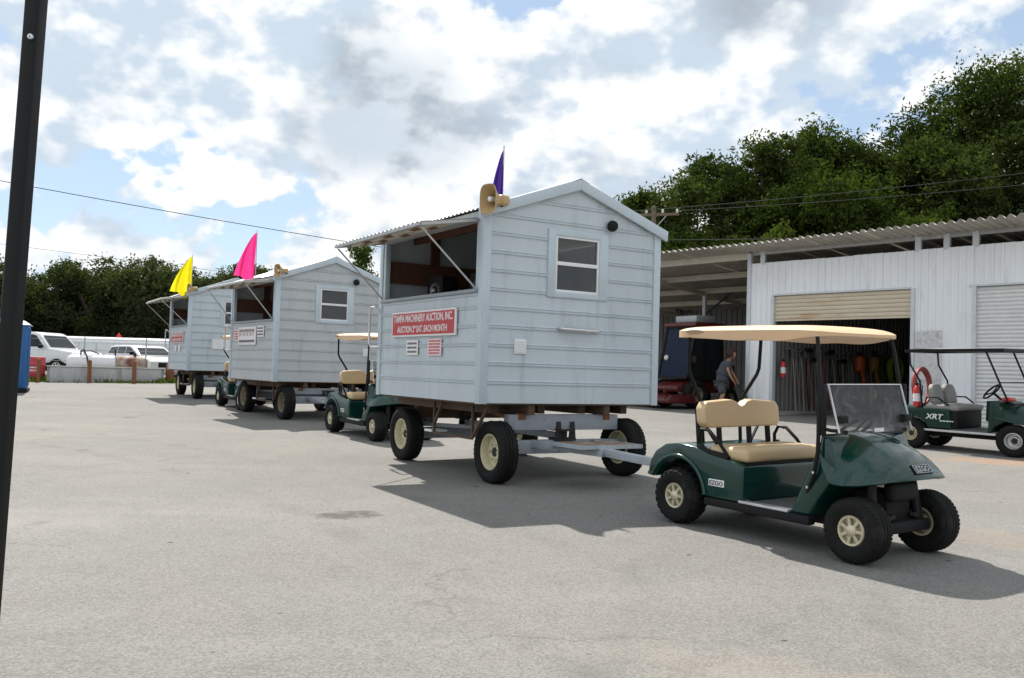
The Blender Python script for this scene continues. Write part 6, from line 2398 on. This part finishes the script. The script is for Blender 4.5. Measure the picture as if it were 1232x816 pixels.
def build_tank():
    # bund wall from (-17.4, 34.5) to (-13.8, 36.2)
    a, b = Vector((-17.35, 34.75)), Vector((-13.75, 36.35))
    mid = (a + b) / 2
    rz = math.atan2(b.y - a.y, b.x - a.x)
    ln = (b - a).length
    root = empty('bund_wall', (mid.x, mid.y, gz(mid.x, mid.y)), rz)
    tag(root, 'stained low concrete wall round the fuel tank', 'wall')
    d = 1.5
    for nm, q in (('front_slab', (-ln / 2, ln / 2, -0.09, 0.09)), ('back_slab', (-ln / 2, ln / 2, d - 0.09, d + 0.09)), ('end_slab', (-ln / 2 - 0.1, -ln / 2 + 0.08, 0.092, d - 0.092)), ('end_slab', (ln / 2 - 0.08, ln / 2 + 0.1, 0.092, d - 0.092))):
        MB().box(*q, -0.15, 0.56).build(nm, M['concrete'], root, bevel=0.015)
    MB().box(-ln / 2 - 0.12, ln / 2 + 0.12, -0.12, 0.12, 0.56, 0.60).build('coping', M['concrete'], root, bevel=0.01)
    t = empty('fuel_tank', (mid.x - math.sin(rz) * 0.75, mid.y + math.cos(rz) * 0.75, gz(mid.x, mid.y)), rz)
    tag(t, 'horizontal fuel tank, white at the left end and rusty at the right end', 'tank')
    r_, zc = 0.33, 0.72
    pr = [(0.001, -1.45), (0.15, -1.44), (0.27, -1.38), (r_, -1.25), (r_, 0.25), (r_ + 0.01, 0.27), (r_, 0.29)]
    MB().lathe(pr, (0, 0, zc), (1, 0, 0), 28).build('shell', M['tank_white'], t, smooth=40)
    pr = [(r_, 0.29), (r_, 1.25), (0.27, 1.40), (0.15, 1.47), (0.001, 1.48)]
    MB().lathe(pr, (0, 0, zc), (1, 0, 0), 28).build('rusty_shell', M['tank_rusty'], t, smooth=40)
    for xx in (-0.8, 0.8):
        MB().box(xx - 0.09, xx + 0.09, -0.28, 0.28, 0.0, 0.50).build('saddle', M['concrete'], t)
    m = MB()
    m.tube([(-0.95, 0, zc + r_ - 0.02), (-0.95, 0, zc + r_ + 0.14), (-0.85, -0.1, zc + r_ + 0.2), (-0.72, -0.3, zc + 0.25), (-0.66, -0.36, zc - 0.1), (-0.70, -0.40, zc - 0.2)], 0.028, 8)
    m.tube([(-0.95, 0, zc + r_ + 0.12), (-0.6, 0, zc + r_ + 0.16), (-0.3, 0, zc + r_ + 0.05)], 0.022, 8)
    m.build('fuel_hose', M['black_plastic'], t)
    m = MB()
    m.tube([(0.28, 0, zc + r_), (0.28, 0, zc + r_ + 0.22)], 0.03, 8)
    m.tube([(1.0, 0, zc + r_), (1.0, 0, zc + r_ + 0.12)], 0.05, 8)
    m.build('vent_pipe', M['dark_steel'], t)


build_tank()


def post(name, label, cat, px, py, h, r, mname, group, box=False):
    root = empty(name, (px, py, gz(px, py)))
    tag(root, label, cat, group)
    m = MB()
    if box:
        m.box(-r, r, -r * 0.6, r * 0.6, -0.2, h)
        m.build('shaft', M[mname], root, bevel=0.012)
    else:
        m.lathe([(r, -0.2), (r, h - 0.03), (r * 0.92, h)], (0, 0, 0), (0, 0, 1), 14)
        m.build('shaft', M[mname], root)
    m = MB()
    m.lathe([(r * 0.92, h), (r * 0.6, h + r * 0.35), (0.001, h + r * 0.45)], (0, 0, 0), (0, 0, 1), 14)
    m.build('cap', M[mname], root)


GB = 'rusty guard posts in front of the tank'
post('guard_post', 'rusty guard post at the left end of the tank wall', 'post', -17.62, 34.45, 0.86, 0.075, 'post_rust', GB)
post('guard_post', 'rusty guard post in front of the white half of the tank', 'post', -15.97, 35.0, 0.84, 0.075, 'post_rust', GB)
post('guard_post', 'rusty guard post in front of the rusty half of the tank', 'post', -14.40, 35.3, 0.84, 0.075, 'post_rust', GB)
post('guard_post', 'wide rusty guard post beside the farthest trailer', 'post', -13.55, 36.7, 0.72, 0.14, 'post_rust', GB, True)

root = empty('red_drum', (-18.12, 35.3, gz(-18.12, 35.3)))
tag(root, 'red drum with white lettering beside the blue portable toilet', 'drum')
m = MB()
m.lathe([(0.001, 0), (0.29, 0), (0.29, 0.28), (0.30, 0.30), (0.29, 0.32), (0.29, 0.60), (0.30, 0.62), (0.29, 0.64), (0.29, 0.92), (0.26, 0.93), (0.001, 0.93)], (0, 0, 0), (0, 0, 1), 24)
m.build('barrel', M['ink_red'], root, smooth=40)
m = MB()
pseudo_lines(m, -0.14, 0.14, 0.36, 0.58, 2, 21, lambda p, q, a: (math.sin(p / 0.29) * (0.291 + a), -math.cos(p / 0.29) * (0.291 + a), q))
m.build('lettering', M['sash_white'], root, smooth=0)


def build_portable():
    x, y, rz = -14.92, 27.4, R(24)
    root = empty('portable_toilet', (x, y, gz(x, y)), rz)
    tag(root, 'blue portable toilet beside the black post', 'toilet')
    m = MB().box(-0.52, 0.52, -0.55, 0.55, 0.12, 2.0)
    b = m.build('cabin', M['portable_blue'], root, bevel=0.03)
    for i in range(5):
        MB().box(-0.40 + i * 0.2 - 0.03, -0.40 + i * 0.2 + 0.03, -0.572, -0.551, 0.2, 1.9).build('wall_rib', M['portable_blue'], b, bevel=0.006)
        MB().box(0.521, 0.542, -0.40 + i * 0.2 - 0.03, -0.40 + i * 0.2 + 0.03, 0.2, 1.9).build('wall_rib', M['portable_blue'], b, bevel=0.006)
    m = MB()
    m.grid(lambda u, v: ((u - 0.5) * 1.14, (v - 0.5) * 1.2, 2.0 + 0.20 * (1 - abs(2 * u - 1) ** 2.5) * (1 - abs(2 * v - 1) ** 3)), 14, 14)
    m.build('roof', M['portable_roof'], root, smooth=70, solid=0.02)
    MB().box(-0.56, 0.56, -0.6, 0.6, 0.0, 0.12).build('skid', M['black_plastic'], root)
    MB().box(-0.40, 0.40, -0.585, -0.573, 0.2, 1.85).build('door', M['portable_blue'], root, bevel=0.005)


build_portable()


def build_fence():
    a, b = Vector((-22.5, 37.4)), Vector((-13.0, 39.3))
    root = empty('chain_link_fence', (a.x, a.y, 0))
    tag(root, 'thin grey post and wire fence behind the fuel tank', 'fence')
    n = 5
    for i in range(n):
        p = a + (b - a) * i / (n - 1)
        m = MB()
        m.tube([(p.x - a.x, p.y - a.y, gz(p.x, p.y) - 0.2), (p.x - a.x, p.y - a.y, gz(p.x, p.y) + 1.75)], 0.03, 8)
        m.build('fence_post', M['galvanised'], root)
    for h in (0.25, 0.75, 1.2, 1.65):
        m = MB()
        m.tube([(0, 0, gz(*a) + h), (b.x - a.x, b.y - a.y, gz(*b) + h)], 0.008, 5)
        m.build('fence_wire', M['galvanised'], root)


build_fence()
root = empty('warning_triangle', (-20.2, 47.4, gz(-20.2, 47.4) + 1.83))
tag(root, 'small red warning triangle on the box trailer roof', 'sign')
m = MB()
m.prism([(-0.16, 0.03), (0.16, 0.03), (0.0, 0.27)], -0.015, 0.015, lambda p, q, a: (p, a, q))
m.build('plate', M['red_paint'], root)
MB().box(-0.16, 0.16, -0.06, 0.06, 0.0, 0.03).build('base', M['black_plastic'], root)


# scrub that closes the wood at ground level, one mass
def build_scrub(name, label, pts, h, n, size, lm, seed):
    rnd = np.random.default_rng(seed)
    lumps = []
    for i in range(len(pts) - 1):
        (ax_, ay_), (bx_, by_) = pts[i], pts[i + 1]
        k = int(math.hypot(bx_ - ax_, by_ - ay_) / 0.8)
        for j in range(k):
            t = j / k
            x, y = ax_ + (bx_ - ax_) * t + rnd.normal(0, 0.7), ay_ + (by_ - ay_) * t + rnd.normal(0, 0.7)
            r = 0.8 + 0.7 * rnd.random()
            lumps.append((x, y, gz(x, y) + rnd.random() * (h - r), r))
    o = link(name, leaf_mesh(name, lumps, n, size, rnd, 0.5), M[lm])
    tag(o, label, 'scrub', kind='stuff')


build_scrub('scrub', 'dark scrub closing the wood along the left', [(-42, 53), (-30, 56), (-18, 58.5), (-6, 60)], 3.6, 90000, 0.16, 'grey_oak_leaves', 71)
build_scrub('scrub', 'dark scrub growing against the back of the shed', [(1.5, 47), (10, 41), (20, 35.5), (30, 30)], 4.2, 90000, 0.16, 'oak_leaves', 72)


# ------------------------------------------------------------------ power lines
def utility_pole(x, y, h, label, arm_rz, arm=1.0):
    root = empty('utility_pole', (x, y, gz(x, y)))
    tag(root, label, 'utility pole', 'wooden utility poles')
    m = MB()
    m.lathe([(0.16, -0.3), (0.10, h), (0.001, h + 0.03)], (0, 0, 0), (0, 0, 1), 12)
    m.build('shaft', M['pole_wood'], root)
    c, s = math.cos(arm_rz), math.sin(arm_rz)
    m = MB()
    m.bar((-c * arm, -s * arm, h - 0.35), (c * arm, s * arm, h - 0.35), 0.09, 0.11)
    ar = m.build('crossarm', M['pole_wood'], root)
    m = MB()
    m.bar((c * 0.5 * arm, s * 0.5 * arm, h - 0.4), (0, 0, h - 1.0), 0.03, 0.03)
    m.build('arm_brace', M['galvanised'], ar)
    for t in (-0.92, -0.3, 0.35, 0.92):
        m = MB()
        m.lathe([(0.03, 0), (0.06, 0.05), (0.05, 0.1), (0.06, 0.14), (0.001, 0.17)], (c * arm * t, s * arm * t, h - 0.295), (0, 0, 1), 10)
        m.build('insulator', M['insulator'], ar)


def wire(label, p0, p1, sag, r=0.012, group='overhead wires'):
    m = MB()
    pts = []
    for i in range(25):
        t = i / 24
        p = Vector(p0).lerp(Vector(p1), t)
        p.z -= sag * 4 * t * (1 - t)
        pts.append(p)
    m.tube(pts, r, 5)
    o = m.build('power_line', M['wire_black'])
    tag(o, label, 'wire', group)


utility_pole(5.75, 38.2, 7.75, 'wooden utility pole with crossarm just right of the near trailer roof', R(-20), 1.05)
utility_pole(-5.2, 62.0, 8.4, 'wooden utility pole hidden behind the near trailer awning', R(60), 0.9)
utility_pole(31.0, 24.5, 9.6, 'wooden utility pole beyond the right end of the shed', R(-20), 1.05)
utility_pole(-46.0, 44.0, 13.0, 'wooden utility pole beyond the left trees', R(70), 0.9)
wire('single overhead wire crossing the open sky at the left', (-46.0, 44.0, gz(-46, 44) + 12.85), (-5.2, 62.0, gz(-5, 62) + 8.25), 0.35, 0.022)
wire('lower thin overhead wire in front of the left tree tops', (-46.0, 44.0, gz(-46, 44) + 8.6), (-5.2, 62.0, gz(-5, 62) + 5.6), 0.3, 0.010)
wire('upper wire in front of the tall trees behind the shed', (4.95, 38.5, gz(5, 38) + 7.6), (30.2, 24.8, gz(30, 25) + 9.4), 0.35)
wire('middle wire in front of the tall trees behind the shed', (6.7, 37.9, gz(6, 38) + 7.55), (31.9, 24.2, gz(31, 25) + 9.0), 0.4)
wire('lowest wire just above the shed roof', (5.85, 38.2, gz(6, 38) + 6.35), (31.0, 24.4, gz(31, 25) + 6.5), 0.3, 0.016)

# ------------------------------------------------------------------ near things
# leg of the shade tent the camera stands under
def tent_leg():
    p_lo, p_hi = Vector((-0.860, 1.5, gz(-0.9, 1.5))), Vector((-0.780, 1.5, 2.62))
    root = empty('tent_leg', p_lo)
    tag(root, 'black square metal tent leg close to the camera at the left edge', 'tent leg')
    d = p_hi - p_lo
    m = MB()
    m.bar((0, 0, 0), d, 0.027, 0.027, (0.12, 1, 0))
    m.build('tube', M['black_paint'], root, bevel=0.005, seg=3)
    m = MB()
    n = Vector((0.16, -1, 0)).normalized()
    q = d * 0.735 + Vector((0.004, -0.0165, 0))
    m.lathe([(0.005, 0), (0.0045, 0.003), (0.001, 0.004)], q, (0.1, -1, 0), 12)
    m.build('rivet', M['chrome'], root)
    MB().box(-0.06, 0.06, -0.06, 0.06, 0.0, 0.006).build('foot_plate', M['black_paint'], root)


tent_leg()

m = MB()
pts = []
rr = random.Random(2)
for i in range(40):
    t = i / 39
    p = shp(1.0 + 2.8 * t, -0.8 - 3.2 * t + 0.25 * math.sin(t * 9), 0)
    pts.append((p.x, p.y, gz(p.x, p.y) + 0.012))
m.tube(pts, 0.012, 6)
tag(m.build('cable', M['wire_black']), 'black cable lying on the ground before the shed door', 'cable')
